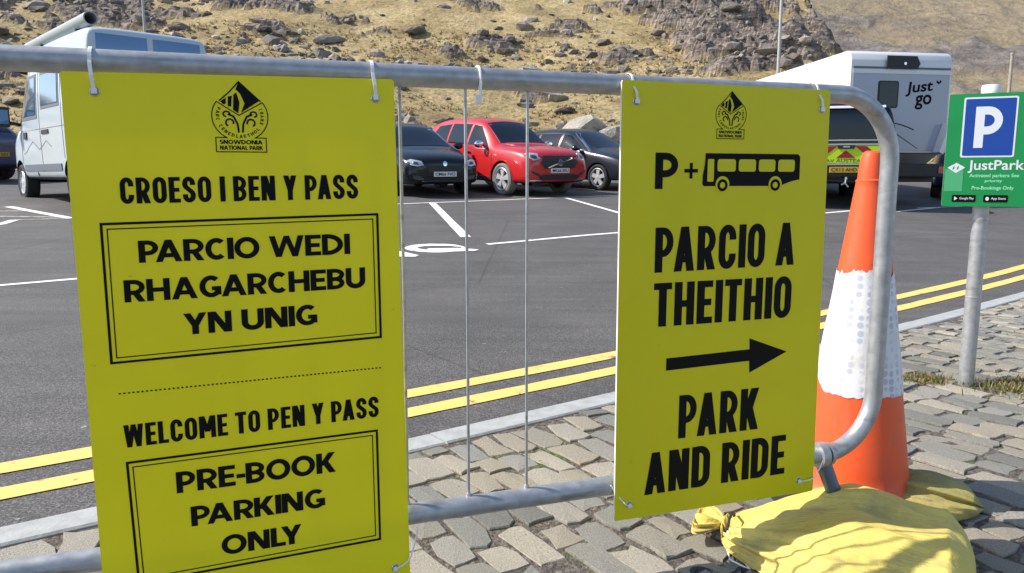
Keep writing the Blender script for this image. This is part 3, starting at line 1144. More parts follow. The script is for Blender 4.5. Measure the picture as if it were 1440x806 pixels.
# distant poles
def pole(px, y, ztop, r, m, label, name='utility_pole', bend=0):
    x = (px - 720) / 1078 * y
    z = (near_z(x, y)[0] if y < 60 else float(far_hill(np.array([x]), np.array([y]))[0][0])) - .3
    mb = MB()
    mb.tube([(0, 0, 0), (0, 0, (ztop - z) * .5), (bend, 0, ztop - z)], [r, r * .92, r * .8], 10)
    mb.tube([(bend, 0, ztop - z - .01), (bend, 0, ztop - z + .04)], [r * 1.1, r * .9], 10)
    o = mb.build(name, m, smooth=True)
    o.location = (x, y, z)
    return tag(o, label, 'pole')


pole(217, 27, 9.5, .045, M['pole_pale'], 'thin pale pole rising on the slope above the camper van roof')
pole(1087, 26, 9.0, .055, M['pole_pale'], 'thin grey pole on the slope left of the motorhome')
pole(1408, 21, 4.2, .05, M['timber'], 'short timber pole behind the green parking sign', 'timber_post')


# ================================================================== BARRIER AND SIGNS
BA = math.atan2(1078, 3130)
BU = Vector((math.cos(BA), math.sin(BA), 0)); BN = Vector((BU.y, -BU.x, 0))
B0 = Vector((.2364, 1.7044, 0))


def bar_pt(s, z, off=0):
    return B0 + BU * s + BN * off + Vector((0, 0, z))


bar = thing('crowd_barrier', 'galvanised steel crowd barrier with round tube frame carrying both yellow signs', 'barrier', B0, BA)
SL = -1.52
ZT, ZB = 1.131, .213
RT, RB, RL = .165, .155, .765
def arc3(cx, cz, r, a0, a1, n=14):
    return [(cx + r * math.cos(math.radians(a0 + (a1 - a0) * i / n)), 0, cz + r * math.sin(math.radians(a0 + (a1 - a0) * i / n))) for i in range(n + 1)]
path = [(SL, 0, .701)] + arc3(SL + RT, ZT - RT, RT, 180, 90) + [(-.6, 0, ZT), (.2, 0, ZT)] + arc3(RL - RT, ZT - RT, RT, 90, 0) + [(RL, 0, .7)] + arc3(RL - RB, ZB + RB, RB, 0, -90) + [(.2, 0, ZB), (-.6, 0, ZB)] + arc3(SL + RB, ZB + RB, RB, -90, -180) + [(SL, 0, .7)]
mb = MB(); mb.tube(path, .0222, 20, cap=False)
mb.build('frame', M['galv'], bar, smooth=True, angle=60)
for i in range(15):
    s = -.35 + .136 * (i - 8)
    if s > .5 or s < -1.0 or -.15 < s < -.02: continue
    mb = MB()
    mb.tube([(s, .004, ZB + .015), (s + random.uniform(-.002, .002), .004, .65), (s, .004, ZT - .015)], .0034, 8)
    mb.build('wire', M['galv'], bar, smooth=True)
for s, lab in ((.615, None), (-1.38, None)):
    mb = MB()
    mb.tube([(s - .026, 0, ZB), (s - .004, 0, ZB)], .033, 18)
    mb.tube([(s + .004, 0, ZB), (s + .014, 0, ZB)], .030, 18)
    mb.build('clamp', M['galv'], bar, smooth=True)
    mb = MB()
    mb.tube([(s - .003, .0, ZB - .02), (s + .02, -.03, .10), (s + .045, -.06, .022)], [.020, .019, .018], 14)
    mb.tube([(s + .05, -.36, .018), (s + .05, .30, .018)], .016, 10)
    mb.build('foot', M['dark_steel'], bar, smooth=True)
mb = MB()   # weld beads along the bottom rail
for i in range(15):
    s = -.35 + .136 * (i - 8)
    if s > .5 or s < -1.0 or -.15 < s < -.02: continue
    mb.lathe([(.001, 0), (.006, .001), (.0055, .006), (.0036, .01)], 8, (s, .004, ZB + .0205))
tag(mb.build('weld', M['galv'], bar, smooth=True), kind='stuff')


def emblem(root, cx, z0, z1, y, name='emblem'):
    """round badge with mountain, ring of small letters and a two line plate"""
    h = z1 - z0
    S = h / 1.30
    mb = MB()
    def put(polys):
        for k, q in enumerate(polys):
            mb.add([(cx + p[0] * S, y - .00003 * (k % 5), z1 + (p[1] - 1.0) * S) for p in q], [tuple(range(len(q)))])
    # coordinates: x -.5..+.5, y from -.3 (bottom) to 1.0 (peak)
    t = .018
    rr = .50
    put(stroke(arc(0, .30 + .06, rr, .46, 146, 241, 18), t))
    put(stroke(arc(0, .30 + .06, rr, .46, 34, -61, 18), t))
    put(stroke([(-.415, .63), (-.02, .38), (.415, .63)], t))
    # plate
    put(stroke([(-.245, -.035), (-.45, -.035), (-.45, -.30), (.45, -.30), (.45, -.035), (.245, -.035)], t))
    # mountain: dark right face, striped left face
    put([[(0.0, 1.0), (.36, .66), (.02, .43), (.09, .60), (.02, .78)], [(0, 1), (.02, .78), (-.06, .86)]])
    put(stroke([(-.36, .64), (-.18, .80), (0, 1.0), (.2, .81), (.38, .64)], t * 1.3))
    put([[(-.34, .63), (-.24, .70), (-.24, .60), (-.28, .57)], [(-.20, .72), (-.13, .74), (-.15, .54), (-.21, .54)], [(-.10, .76), (-.05, .80), (.0, .62), (-.03, .42), (-.12, .48)]])
    # fern like scrolls
    for sgn in (-1, 1):
        put(stroke([(sgn * .035, .06), (sgn * .05, .22), (sgn * .12, .36), (sgn * .22, .40)], .035))
        put(stroke([(sgn * x_, y_) for x_, y_ in arc(.19, .24, .07, .07, 200, -60, 8)], .03))
        put(stroke([(sgn * x_, y_) for x_, y_ in arc(.24, .40, .06, .05, 200, -80, 8)], .028))
    # letters round the ring
    word = 'PARC CENEDLAETHOL ERYRI'
    n = len(word)
    for i, ch in enumerate(word):
        if ch == ' ': continue
        a = math.radians(158 + (382 - 158) * i / (n - 1))
        P, w = glyph(ch, True)
        px_, py_ = .40 * math.cos(a), .36 + .37 * math.sin(a)
        up = a + PI      # tops towards the centre
        ux = Vector((math.cos(up - PI / 2), math.sin(up - PI / 2))); uy = Vector((math.cos(up), math.sin(up)))
        sc = .062
        put([[(px_ + ux.x * (p[0] - w / 2) * sc + uy.x * (p[1] - .5) * sc, py_ + ux.y * (p[0] - w / 2) * sc + uy.y * (p[1] - .5) * sc) for p in q] for q in P])
    o = mb.build(name, M['ink'], root)
    mb = MB()
    print_glyphs(mb, 'SNOWDONIA', cx - .385 * S, cx + .385 * S, z1 + (-.155 - 1) * S, z1 + (-.155 - 1) * S, .078 * S, y, True)
    print_glyphs(mb, 'NATIONAL PARK', cx - .385 * S, cx + .385 * S, z1 + (-.262 - 1) * S, z1 + (-.262 - 1) * S, .078 * S, y, True)
    mb.build('emblem_lettering', M['ink'], root)


def line(root, s, x0, x1, bl, br, h, wide, y):
    mb = MB()
    print_glyphs(mb, s, x0, x1, bl, br, h, y, wide)
    return mb.build('lettering', M['ink'], root)


def frame_print(root, tl, tr, br, bl, w, y):
    mb = MB()
    cs = [tl, tr, br, bl]
    cen = (sum(c[0] for c in cs) / 4, sum(c[1] for c in cs) / 4)
    def inset(d):
        return [(c[0] + (d if c[0] < cen[0] else -d), c[1] + (d if c[1] < cen[1] else -d)) for c in cs]
    a, b = inset(0), inset(w)
    for i in range(4):
        j = (i + 1) % 4
        mb.add([(p[0], y, p[1]) for p in (a[i], a[j], b[j], b[i])], [(0, 3, 2, 1)])
    a, b = inset(w * 2.3), inset(w * 2.75)
    for i in range(4):
        j = (i + 1) % 4
        mb.add([(p[0], y, p[1]) for p in (a[i], a[j], b[j], b[i])], [(0, 3, 2, 1)])
    return mb.build('print_border', M['ink'], root)


def board(root, tl, tr, br, bl, m, th=.005, r=.006):
    """sheet with slightly rounded corners; front at y=0, back at y=th"""
    cs = [tl, tr, br, bl]
    out = []
    for i in range(4):
        p = Vector(cs[i]); a = Vector(cs[i - 1]); b = Vector(cs[(i + 1) % 4])
        d1 = (a - p).normalized() * r; d2 = (b - p).normalized() * r
        for k in range(4):
            t = k / 3
            out.append((p + d1 * (1 - t) ** 2 + d2 * t ** 2))
    n = len(out)
    mb = MB()
    vsn = [(p.x, 0, p.y) for p in out] + [(p.x, th, p.y) for p in out]
    mb.add(vsn, [tuple(range(n))[::-1]])
    mb.add(vsn, [tuple(range(n, 2 * n))], 0)
    o = len(mb.f)
    for i in range(n):
        j = (i + 1) % n
        mb.add([vsn[i], vsn[j], vsn[n + j], vsn[n + i]], [(0, 1, 2, 3)], 1)
    return mb.build('panel', [m, M['white_edge']], root)


def eyelet(root, s, z):
    mb = MB()
    mb.lathe([(.0035, -.0002), (.0075, -.0016), (.0088, -.0004), (.0088, 0)], 16, (s, 0, z), 'y')
    mb.build('eyelet', M['eyelet'], root, smooth=True)


SOFF = .030
sg1 = thing('yellow_sign', 'yellow sign reading CROESO I BEN Y PASS and PRE-BOOK PARKING ONLY', 'sign', bar_pt(0, 0, SOFF), BA)
board(sg1, (-1.073, 1.109), (-.503, 1.119), (-.490, .080), (-1.070, .068), M['sign'])
Y1 = -.0007
emblem(sg1, -.787, .977, 1.103, Y1)
line(sg1, 'CROESO I BEN Y PASS', -.994, -.577, .884, .890, .046, False, Y1)
frame_print(sg1, (-1.030, .851), (-.539, .861), (-.538, .610), (-1.030, .595), .0045, Y1)
line(sg1, 'PARCIO WEDI', -.971, -.597, .778, .782, .040, True, Y1)
line(sg1, 'RHAGARCHEBU', -.999, -.568, .707, .7145, .0405, True, Y1)
line(sg1, 'YN UNIG', -.904, -.663, .641, .646, .040, True, Y1)
mb = MB()
for i in range(64):
    s = -1.020 + .475 * i / 63; z = .538 + .0095 * i / 63
    mb.add([(s, Y1, z), (s + .0036, Y1, z), (s + .0036, Y1, z + .0028), (s, Y1, z + .0028)], [(0, 1, 2, 3)])
mb.build('dotted_line', M['ink'], sg1)
line(sg1, 'WELCOME TO PEN Y PASS', -1.017, -.548, .436, .447, .043, False, Y1)
frame_print(sg1, (-1.017, .409), (-.551, .420), (-.550, .180), (-1.012, .165), .0045, Y1)
line(sg1, 'PRE-BOOK', -.934, -.638, .336, .341, .042, True, Y1)
line(sg1, 'PARKING', -.912, -.661, .266, .269, .040, True, Y1)
line(sg1, 'ONLY', -.861, -.709, .198, .200, .040, True, Y1)

sg2 = thing('yellow_sign', 'shade-toned yellow sign with bus symbol and arrow reading PARCIO A THEITHIO PARK AND RIDE', 'sign', bar_pt(0, 0, SOFF), BA)
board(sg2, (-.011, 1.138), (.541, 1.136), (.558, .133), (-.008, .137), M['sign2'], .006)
emblem(sg2, .2665, 1.018, 1.123, Y1)
mb = MB(); print_glyphs(mb, 'P', .075, .134, .905, .905, .080, Y1, True)
for q in rect(.149, .9415, .184, .9495) + rect(.1625, .928, .1705, .963): mb.add([(p[0], Y1, p[1]) for p in q], [(0, 1, 2, 3)])
mb.build('lettering', M['ink'], sg2)


def rrect(x0, z0, x1, z1, r, n=5):
    out = []
    for cx, cz, a in ((x1 - r, z1 - r, 0), (x0 + r, z1 - r, 90), (x0 + r, z0 + r, 180), (x1 - r, z0 + r, 270)):
        out += arc(cx, cz, r, r, a, a + 90, n)
    return out


mb = MB()
def flat(pts, y): mb.add([(p[0], y, p[1]) for p in pts], [tuple(range(len(pts)))], 0)
body = [(.203, .985), (.457, .985), (.463, .979), (.464, .926), (.440, .9215), (.408, .911), (.201, .911), (.197, .915), (.197, .935), (.202, .96)]
flat(body, Y1)
mb.build('bus_symbol', M['ink'], sg2)
mb = MB()
flat(rrect(.209, .921, .226, .972, .003), Y1 - .0004)
for x0, x1 in ((.235, .284), (.292, .339), (.347, .393), (.401, .448)): flat(rrect(x0, .944, x1, .972, .006), Y1 - .0004)
for cx in (.250, .395): flat(arc(cx, .915, .0185, .0185, 0, 360, 26)[:-1], Y1 - .0004)
mb.build('bus_window_print', M['sign2'], sg2)
for cx in (.250, .395):
    mb = MB()
    for q in stroke(arc(cx, .913, .0105, .0105, 0, 360, 22)[:-1], .0065, True): mb.add([(p[0], Y1 - .0008, p[1]) for p in q], [(0, 1, 2, 3)])
    mb.build('bus_wheel_print', M['ink'], sg2)
line(sg2, 'PARCIO A', .080, .461, .717, .722, .102, False, Y1)
line(sg2, 'THEITHIO', .080, .459, .592, .593, .101, False, Y1)
mb = MB()
flat([(.117, .487), (.345, .4925), (.347, .463), (.453, .5075), (.343, .548), (.3445, .521), (.117, .516)], Y1)
mb.build('arrow', M['ink'], sg2)
line(sg2, 'PARK', .155, .379, .319, .318, .105, False, Y1)
line(sg2, 'AND RIDE', .068, .465, .190, .192, .102, False, Y1)


# cable ties
def tie(s, zc, dz, side, label, lean=0.0, tail=0.0, width=.0042):
    """a nylon strap looped over the rail and through the sign's eyelet"""
    R = .0245
    t = thing('cable_tie', label, 'cable tie', bar_pt(s, 0), BA, 'white cable ties holding the signs')
    pts = []
    for k in range(15):
        a = math.radians(-40 + 250 * k / 14)
        pts.append((lean * .2, R * math.cos(a), ZT + R * math.sin(a)))
    pts = pts[::-1]
    # strap flattened: a ribbon
    loop = pts
    front = [(lean * .2, -R - .003, ZT - .006), (lean * .6, -SOFF - .006, ZT - dz * .55), (lean, -SOFF - .0035, ZT - dz)]
    mb = MB()
    allp = loop[::-1][:]
    # order from behind, over the top, down the front
    allp = [(lean * .2, R * math.cos(math.radians(a)), ZT + R * math.sin(math.radians(a))) for a in range(-30, 181, 15)] + front
    vsn = []
    for i, p in enumerate(allp):
        vsn += [(p[0] - width / 2, p[1], p[2]), (p[0] + width / 2, p[1], p[2])]
    n0 = len(vsn)
    vv = vsn + [(p[0], p[1] * 1.035 - .001, p[2] + .001) for p in vsn]
    fs = []
    for i in range(len(allp) - 1):
        fs += [(2 * i, 2 * i + 1, 2 * i + 3, 2 * i + 2), (n0 + 2 * i, n0 + 2 * i + 2, n0 + 2 * i + 3, n0 + 2 * i + 1),
               (2 * i, 2 * i + 2, n0 + 2 * i + 2, n0 + 2 * i), (2 * i + 1, n0 + 2 * i + 1, n0 + 2 * i + 3, 2 * i + 3)]
    mb.add(vv, fs)
    mb.build('strap', M['tie'], t)
    mb = MB()
    p = allp[-1]
    mb.box(p[0] - .0048, p[0] + .0048, p[1] - .004, p[1] + .001, p[2] - .006, p[2] + .004)
    mb.build('tie_head', M['tie'], t, bevel=.0012)
    return t


tie(-1.028, 0, .052, 0, 'white cable tie over the rail at the upper left corner of the Croeso sign', lean=.006, width=.0062)
tie(-.543, 0, .047, 0, 'white cable tie over the rail at the upper right corner of the Croeso sign', lean=.004, width=.0062)
tie(.017, 0, .036, 0, 'white cable tie at the upper left corner of the park and ride sign', lean=.008, width=.005)
tie(.508, 0, .040, 0, 'white cable tie at the upper right corner of the park and ride sign', lean=.010, width=.005)
for root, s, z in ((sg1, -1.022, 1.077), (sg1, -.539, 1.081), (sg2, .025, 1.093), (sg2, .518, 1.090), (sg1, -.521, .112), (sg2, .030, .172), (sg2, .512, .166)):
    eyelet(root, s, z)
# the bare tie between the two signs
t = thing('cable_tie', 'white cable tie hanging on the bare rail between the two yellow signs', 'cable tie', bar_pt(-.325, 0), BA)
mb = MB()
mb.tube([(0, .0245 * math.cos(math.radians(a)), ZT + .0245 * math.sin(math.radians(a))) for a in range(-60, 241, 15)], .0026, 6)
mb.tube([(0, -.024, ZT - .008), (-.002, -.028, ZT - .035), (-.006, -.026, ZT - .045)], [.0034, .003, .0028], 6)
mb.build('strap', M['tie'], t, smooth=True)
mb = MB(); mb.box(-.013, -.001, -.034, -.024, ZT - .054, ZT - .036); mb.build('tie_head', M['tie'], t, bevel=.0015)
# strings at the lower corners
for s0, z0, s1, z1, lab in ((-.521, .112, -.470, .19, 'pale string tie at the lower right corner of the Croeso sign'),
                            (.030, .172, -.015, .222, 'pale string tie at the lower left corner of the park and ride sign'),
                            (.512, .166, .595, .215, 'thin curved tie at the lower right corner of the park and ride sign')):
    c = bar_pt(s0, z0, SOFF)
    t = thing('string_tie', lab, 'tie', bar_pt(s0, z0, SOFF), BA)
    mb = MB()
    P = []
    for k in range(9):
        u_ = k / 8
        P.append(((s1 - s0) * u_ + .006 * math.sin(u_ * PI), -.004 - .004 * math.sin(u_ * PI) + (.012 * u_ if u_ > .6 else 0), (z1 - z0) * u_ - .016 * math.sin(u_ * PI)))
    mb.tube(P, .0017, 6)
    mb.build('string', M['tie'], t, smooth=True)
    mb = MB(); mb.lathe([(.0001, -.0085), (.004, -.008), (.0055, -.004), (.004, -.001)], 12, (0, 0, 0), 'y'); mb.build('knot', M['tie'], t, smooth=True)


# ================================================================== CONE
cone = thing('traffic_cone', 'tall orange traffic cone with torn white reflective sleeve behind the barrier end', 'traffic cone', (1.008, 2.15, 0))
def cr(z): return .162 - .134 * z
mb = MB()
prof = [(.24, .0), (.24, .012), (.205, .03), (cr(.04) + .012, .04), (cr(.06), .06)] + [(cr(z), z) for z in np.linspace(.10, .90, 24)] + [(cr(.915) , .915), (cr(.92) + .0018, .922), (cr(.925) - .002, .926), (cr(.95), .95), (.030, .985), (.026, .998), (.018, 1.004), (.017, .99), (.016, .9)]
mb.lathe(prof, 64)
mb.build('body', M['orange'], cone, smooth=True)
mb = MB()
s8 = []
for k in range(8):
    a = 2 * PI * (k + .5) / 8
    s8.append((.27 * math.cos(a), .27 * math.sin(a)))
mb.add([(x, y, -.0 + .001) for x, y in s8] + [(x, y, .03) for x, y in s8] + [(x * .92, y * .92, .038) for x, y in s8],
       [tuple(range(16, 24))] + [(i, (i + 1) % 8, 8 + (i + 1) % 8, 8 + i) for i in range(8)] + [(8 + i, 8 + (i + 1) % 8, 16 + (i + 1) % 8, 16 + i) for i in range(8)])
mb.build('base', M['rubber'], cone)
mb = MB()
n = 128
rr = random.Random(4)
vsn = []
lev = 10
def zz(seed, k, amp):
    a = k / n * 2 * PI
    return amp * (math.sin(a * 3 + seed) * .5 + math.sin(a * 11 + seed * 2) * .3 + rr.uniform(-.4, .4) + math.sin(a * 23) * .25)
tops = [.670 + zz(1, k, .010) for k in range(n)]
bots = []
for k in range(n):
    a = k / n * 2 * PI            # 0 = +x ; 180 = -x ; 270 = towards the camera
    d = abs(((math.degrees(a) - 168 + 180) % 360) - 180)
    bots.append(.325 + zz(5, k, .004) + .05 * max(0, 1 - d / 30) )
for j in range(lev + 1):
    for k in range(n):
        z = bots[k] + (tops[k] - bots[k]) * j / lev
        a = k / n * 2 * PI
        r = cr(z) + .0022 + .0008 * math.sin(a * 9 + z * 30)
        vsn.append((r * math.cos(a), r * math.sin(a), z))
mb.add(vsn, [(j * n + k, j * n + (k + 1) % n, (j + 1) * n + (k + 1) % n, (j + 1) * n + k) for j in range(lev) for k in range(n)])
mb.build('reflective_sleeve', M['sleeve'], cone, smooth=True)


# ================================================================== SANDBAGS
def sandbag(name, label, loc, rz, L, Wd, Hh, seed, neck=True, mt='bag'):
    t = thing(name, label, 'sandbag', loc, rz)
    NU, NV = 110, 96
    U = np.linspace(0, 1, NU)
    A = np.linspace(0, 2 * PI, NV, endpoint=False)
    UU, AA = np.meshgrid(U, A, indexing='ij')
    # width and height profiles along the bag
    prof = np.sin(PI * np.clip(UU, 0, 1) ** .72) ** .62
    if neck:
        nk = .11
        w = np.where(UU < nk, .30 * np.abs(np.cos(PI / 2 * UU / nk)) ** .8 * (1 - (1 - UU / nk) ** 8) + .055, .055 + prof_at(UU, nk))
        h = np.where(UU < nk, .12 + 0 * UU, .13 + np.clip((UU - nk) / .5, 0, 1) ** .75 * 1.0)
    else:
        w = .1 + np.sin(PI * UU) ** .5
        h = .25 + np.sin(PI * UU) ** .6
    endf = np.clip((1 - UU) / .10, 0, 1) ** .5
    w = w * endf; h = h * (endf * .9 + .1 * (UU < .999))
    c, s = np.cos(AA), np.sin(AA)
    e = .72
    Yc = np.sign(c) * np.abs(c) ** e * w * Wd / 2
    Zc = np.sign(s) * np.abs(s) ** e
    Zc = np.where(Zc > 0, Zc * h * Hh * .86, Zc * h * Hh * .14)
    X = UU * L
    # folds gathering at the neck, creases over the body
    fold = np.exp(-np.clip(UU - .10, 0, 1) * 4.2) * (np.sin(AA * 11 + 1.7 * np.sin(UU * 9 + seed)) * .55 + np.sin(AA * 19 + UU * 6) * .3)
    nz1 = fbm(X * 9 + 3 * seed, Yc * 12 + Zc * 6 + 8, 3, .45) - .5
    nz2 = fbm(X * 3.1 + 9 * seed, Yc * 4 + Zc * 3 + 2, 3) - .5
    nzA = fbm(c * 2.6 + UU * 1.3 + seed * 3, s * 2.6 + 5 + UU * .6, 3, .5)
    crease = nzA - .38
    body_amp = np.clip((UU - .05) * 4, .25, 1) * endf
    disp = .026 * fold * np.clip(w * 3, 0, 1) + .022 * nz1 * body_amp + .060 * nz2 * body_amp + .09 * (crease - .12) * body_amp
    Yc = Yc + disp * c
    Zc = np.where(s > -.1, Zc + min(1, Hh / .14) * disp * np.abs(s), Zc)
    Z = Zc + Hh * .14 + (.02 if neck else 0) * (UU < .12)
    Z = np.maximum(Z, .004)
    V = np.stack([X, Yc, Z], -1).reshape(-1, 3).tolist()
    F = []
    for i in range(NU - 1):
        for j in range(NV):
            j2 = (j + 1) % NV
            F.append((i * NV + j, i * NV + j2, (i + 1) * NV + j2, (i + 1) * NV + j))
    F.append(tuple(range(NV))[::-1]); F.append(tuple((NU - 1) * NV + j for j in range(NV)))
    mb = MB(); mb.add(V, F)
    mb.build('sack', M[mt], t, smooth=True, angle=0)
    return t


def prof_at(U, nk):
    q = np.clip((U - nk) / (1 - nk), 0, 1)
    return np.minimum(1, q ** .62 * 1.55) 


bag = sandbag('sandbag', 'large crumpled yellow sandbag tied at its left end below the park and ride sign', (.485, 1.90, 0), math.radians(-29), .64, .48, .122, 2)
mb = MB()
mb.tube([(.093 + .002 * math.sin(k), .035 * math.cos(k * .785), .045 + .030 * math.sin(k * .785)) for k in range(9)], .0035, 6)
mb.build('black_tie', M['black_plastic'], bag, smooth=True)
mb = MB()
for dx, sgn in ((0, -1), (.02, -1.3)):
    mb.tube([(.093, -.036, .04), (.10 + dx, -.07, .012), (.12 + dx * 3, -.12 * abs(sgn), .008), (.20 + dx * 4, -.16 * abs(sgn), .008)], .0022, 6)
mb.build('string', M['tie'], bag, smooth=True)
sandbag('sandbag', 'smaller dirty yellow sandbag, toned darker for shade, lying behind the cone beside the large bag', (1.02, 2.14, 0), math.radians(-22), .33, .19, .065, 7, neck=False, mt='shaded_bag')
mb = MB()
nn_ = 26
vsn = []; fs = []
for i in range(nn_):
    for j in range(9):
        x = .42 + .26 * i / (nn_ - 1); y = 1.52 + .17 * j / 8
        edge = min(i, nn_ - 1 - i, j * 1.6, (8 - j) * 1.6)
        z = .006 + min(edge, 3) * .0035 * (1 + .9 * math.sin(i * 1.3) * math.cos(j * 1.7)) + random.uniform(-.003, .003) * min(edge, 2)
        vsn.append((x + random.uniform(-.004, .004), y + .02 * math.sin(i * .6), max(z, .004)))
for i in range(nn_ - 1):
    for j in range(8):
        fs.append((i * 9 + j, (i + 1) * 9 + j, (i + 1) * 9 + j + 1, i * 9 + j + 1))
mb.add(vsn, fs)
tag(mb.build('netting', M['black_net'], smooth=True), 'crumpled black netting lying on the setts below the tied neck of the yellow sandbag', 'netting')


# ================================================================== GREEN PARKING SIGN
PR = math.radians(-24)
ps = thing('parking_sign', 'green parking sign with blue P panel on a round grey post', 'sign', (POLE.x, POLE.y, 0), PR)
mb = MB()
mb.lathe([(.032, -.02), (.032, 1.30)], 24)
mb.lathe([(.0335, .40), (.0335, .405), (.032, .406)], 24)
mb.build('post', M['post_galv'], ps, smooth=True)
mb = MB(); mb.lathe([(.038, 1.285), (.038, 1.318), (.034, 1.325), (.0, 1.326)], 24); mb.build('cap', M['white_edge'], ps, smooth=True)
for z in (.88, 1.21):
    mb = MB()
    mb.lathe([(.040, z), (.042, z + .003), (.042, z + .022), (.040, z + .025)], 24)
    mb.box(-.05, .05, -.046, -.036, z, z + .025)
    mb.build('bracket', M['eyelet'], ps)
def G(s, z): return (s, z)
GX0, GX1, GZ0, GZ1 = -.160, .165, .806, 1.287
bo = board(ps, (GX0, GZ1), (GX1, GZ1), (GX1, GZ0), (GX0, GZ0), M['green'], .003, .008)
bo.location = (0, -.052, 0)
yf = -.0527
def px2s(px, py):
    """spots on the sign face measured in the photograph, as fractions of the plate"""
    return GX0 + (px - 1329) / 125.5 * (GX1 - GX0), GZ0 + (290 - py) / 155 * (GZ1 - GZ0)
def prn(name, pts, m, dy=0):
    mb = MB(); mb.add([(p[0], yf - dy, p[1]) for p in pts], [tuple(range(len(pts)))]); return mb.build(name, m, ps)
a = px2s(1351, 222); b = px2s(1428, 140)
prn('white_border', rrect(a[0], a[1], b[0], b[1], .008)[::1], M['white_print'], .0)
prn('blue_panel', rrect(a[0] + .007, a[1] + .007, b[0] - .007, b[1] - .007, .005), M['blue'], .0005)
a = px2s(1369, 209); b = px2s(1409, 153)
mb = MB(); print_glyphs(mb, 'P', a[0], b[0], a[1], a[1], b[1] - a[1], yf - .001, True); mb.build('letter', M['white_print'], ps)
a = px2s(1364, 243.5); b = px2s(1444, 226)
mb = MB(); print_text(mb, 'JustPark', a[0], b[0], a[1], b[1], yf, .015); mb.build('lettering', M['white_print'], ps)
for s, x0, x1, y0, y1 in (('Activated parkers See', 1367, 1438, 251, 244.5), ('priority', 1390, 1415, 257.5, 252.5), ('Pre-Bookings Only', 1372, 1432, 268, 261.5)):
    a = px2s(x0, y0); b = px2s(x1, y1)
    mb = MB(); print_text(mb, s, a[0], b[0], a[1], b[1], yf, .02); mb.build('lettering', M['lime_print'], ps)
prn('label_patch', rrect(*px2s(1331, 269), *px2s(1358, 238), .003), M['pale_green'], 0)
c = px2s(1347, 237)
prn('diamond_mark', [(c[0] - .034, c[1] + .003), (c[0], c[1] - .020), (c[0] + .034, c[1] + .003), (c[0], c[1] + .024)], M['white_print'], .0005)
mb = MB()
for dx in (-.010, .006): mb.add([(c[0] + dx + p[0], yf - .001, c[1] + p[1]) for p in ((-.004, -.006), (.002, -.002), (.004, .010), (-.002, .006))], [(0, 1, 2, 3)])
mb.build('diamond_detail', M['green'], ps)
for x0, x1, s in ((1344, 1379, 'Google Play'), (1390, 1425, 'App Store')):
    a = px2s(x0, 284); b = px2s(x1, 274)
    prn('badge', rrect(a[0], a[1], b[0], b[1], .005), M['ink'], .0003)
    mb = MB(); w = b[0] - a[0]; hh = b[1] - a[1]
    print_text(mb, s, a[0] + w * .32, b[0] - w * .08, a[1] + hh * .28, b[1] - hh * .3, yf - .0008, .01)
    if s[0] == 'G': mb.add([(a[0] + w * .10, yf - .0008, a[1] + hh * .22), (a[0] + w * .24, yf - .0008, a[1] + hh * .5), (a[0] + w * .10, yf - .0008, a[1] + hh * .78)], [(0, 1, 2)])
    else: mb.add([(p[0], yf - .0008, p[1]) for p in arc(a[0] + w * .16, a[1] + hh * .48, w * .075, hh * .27, 0, 360, 12)[:-1]], [tuple(range(12))])
    mb.build('badge_lettering', M['white_print'], ps)


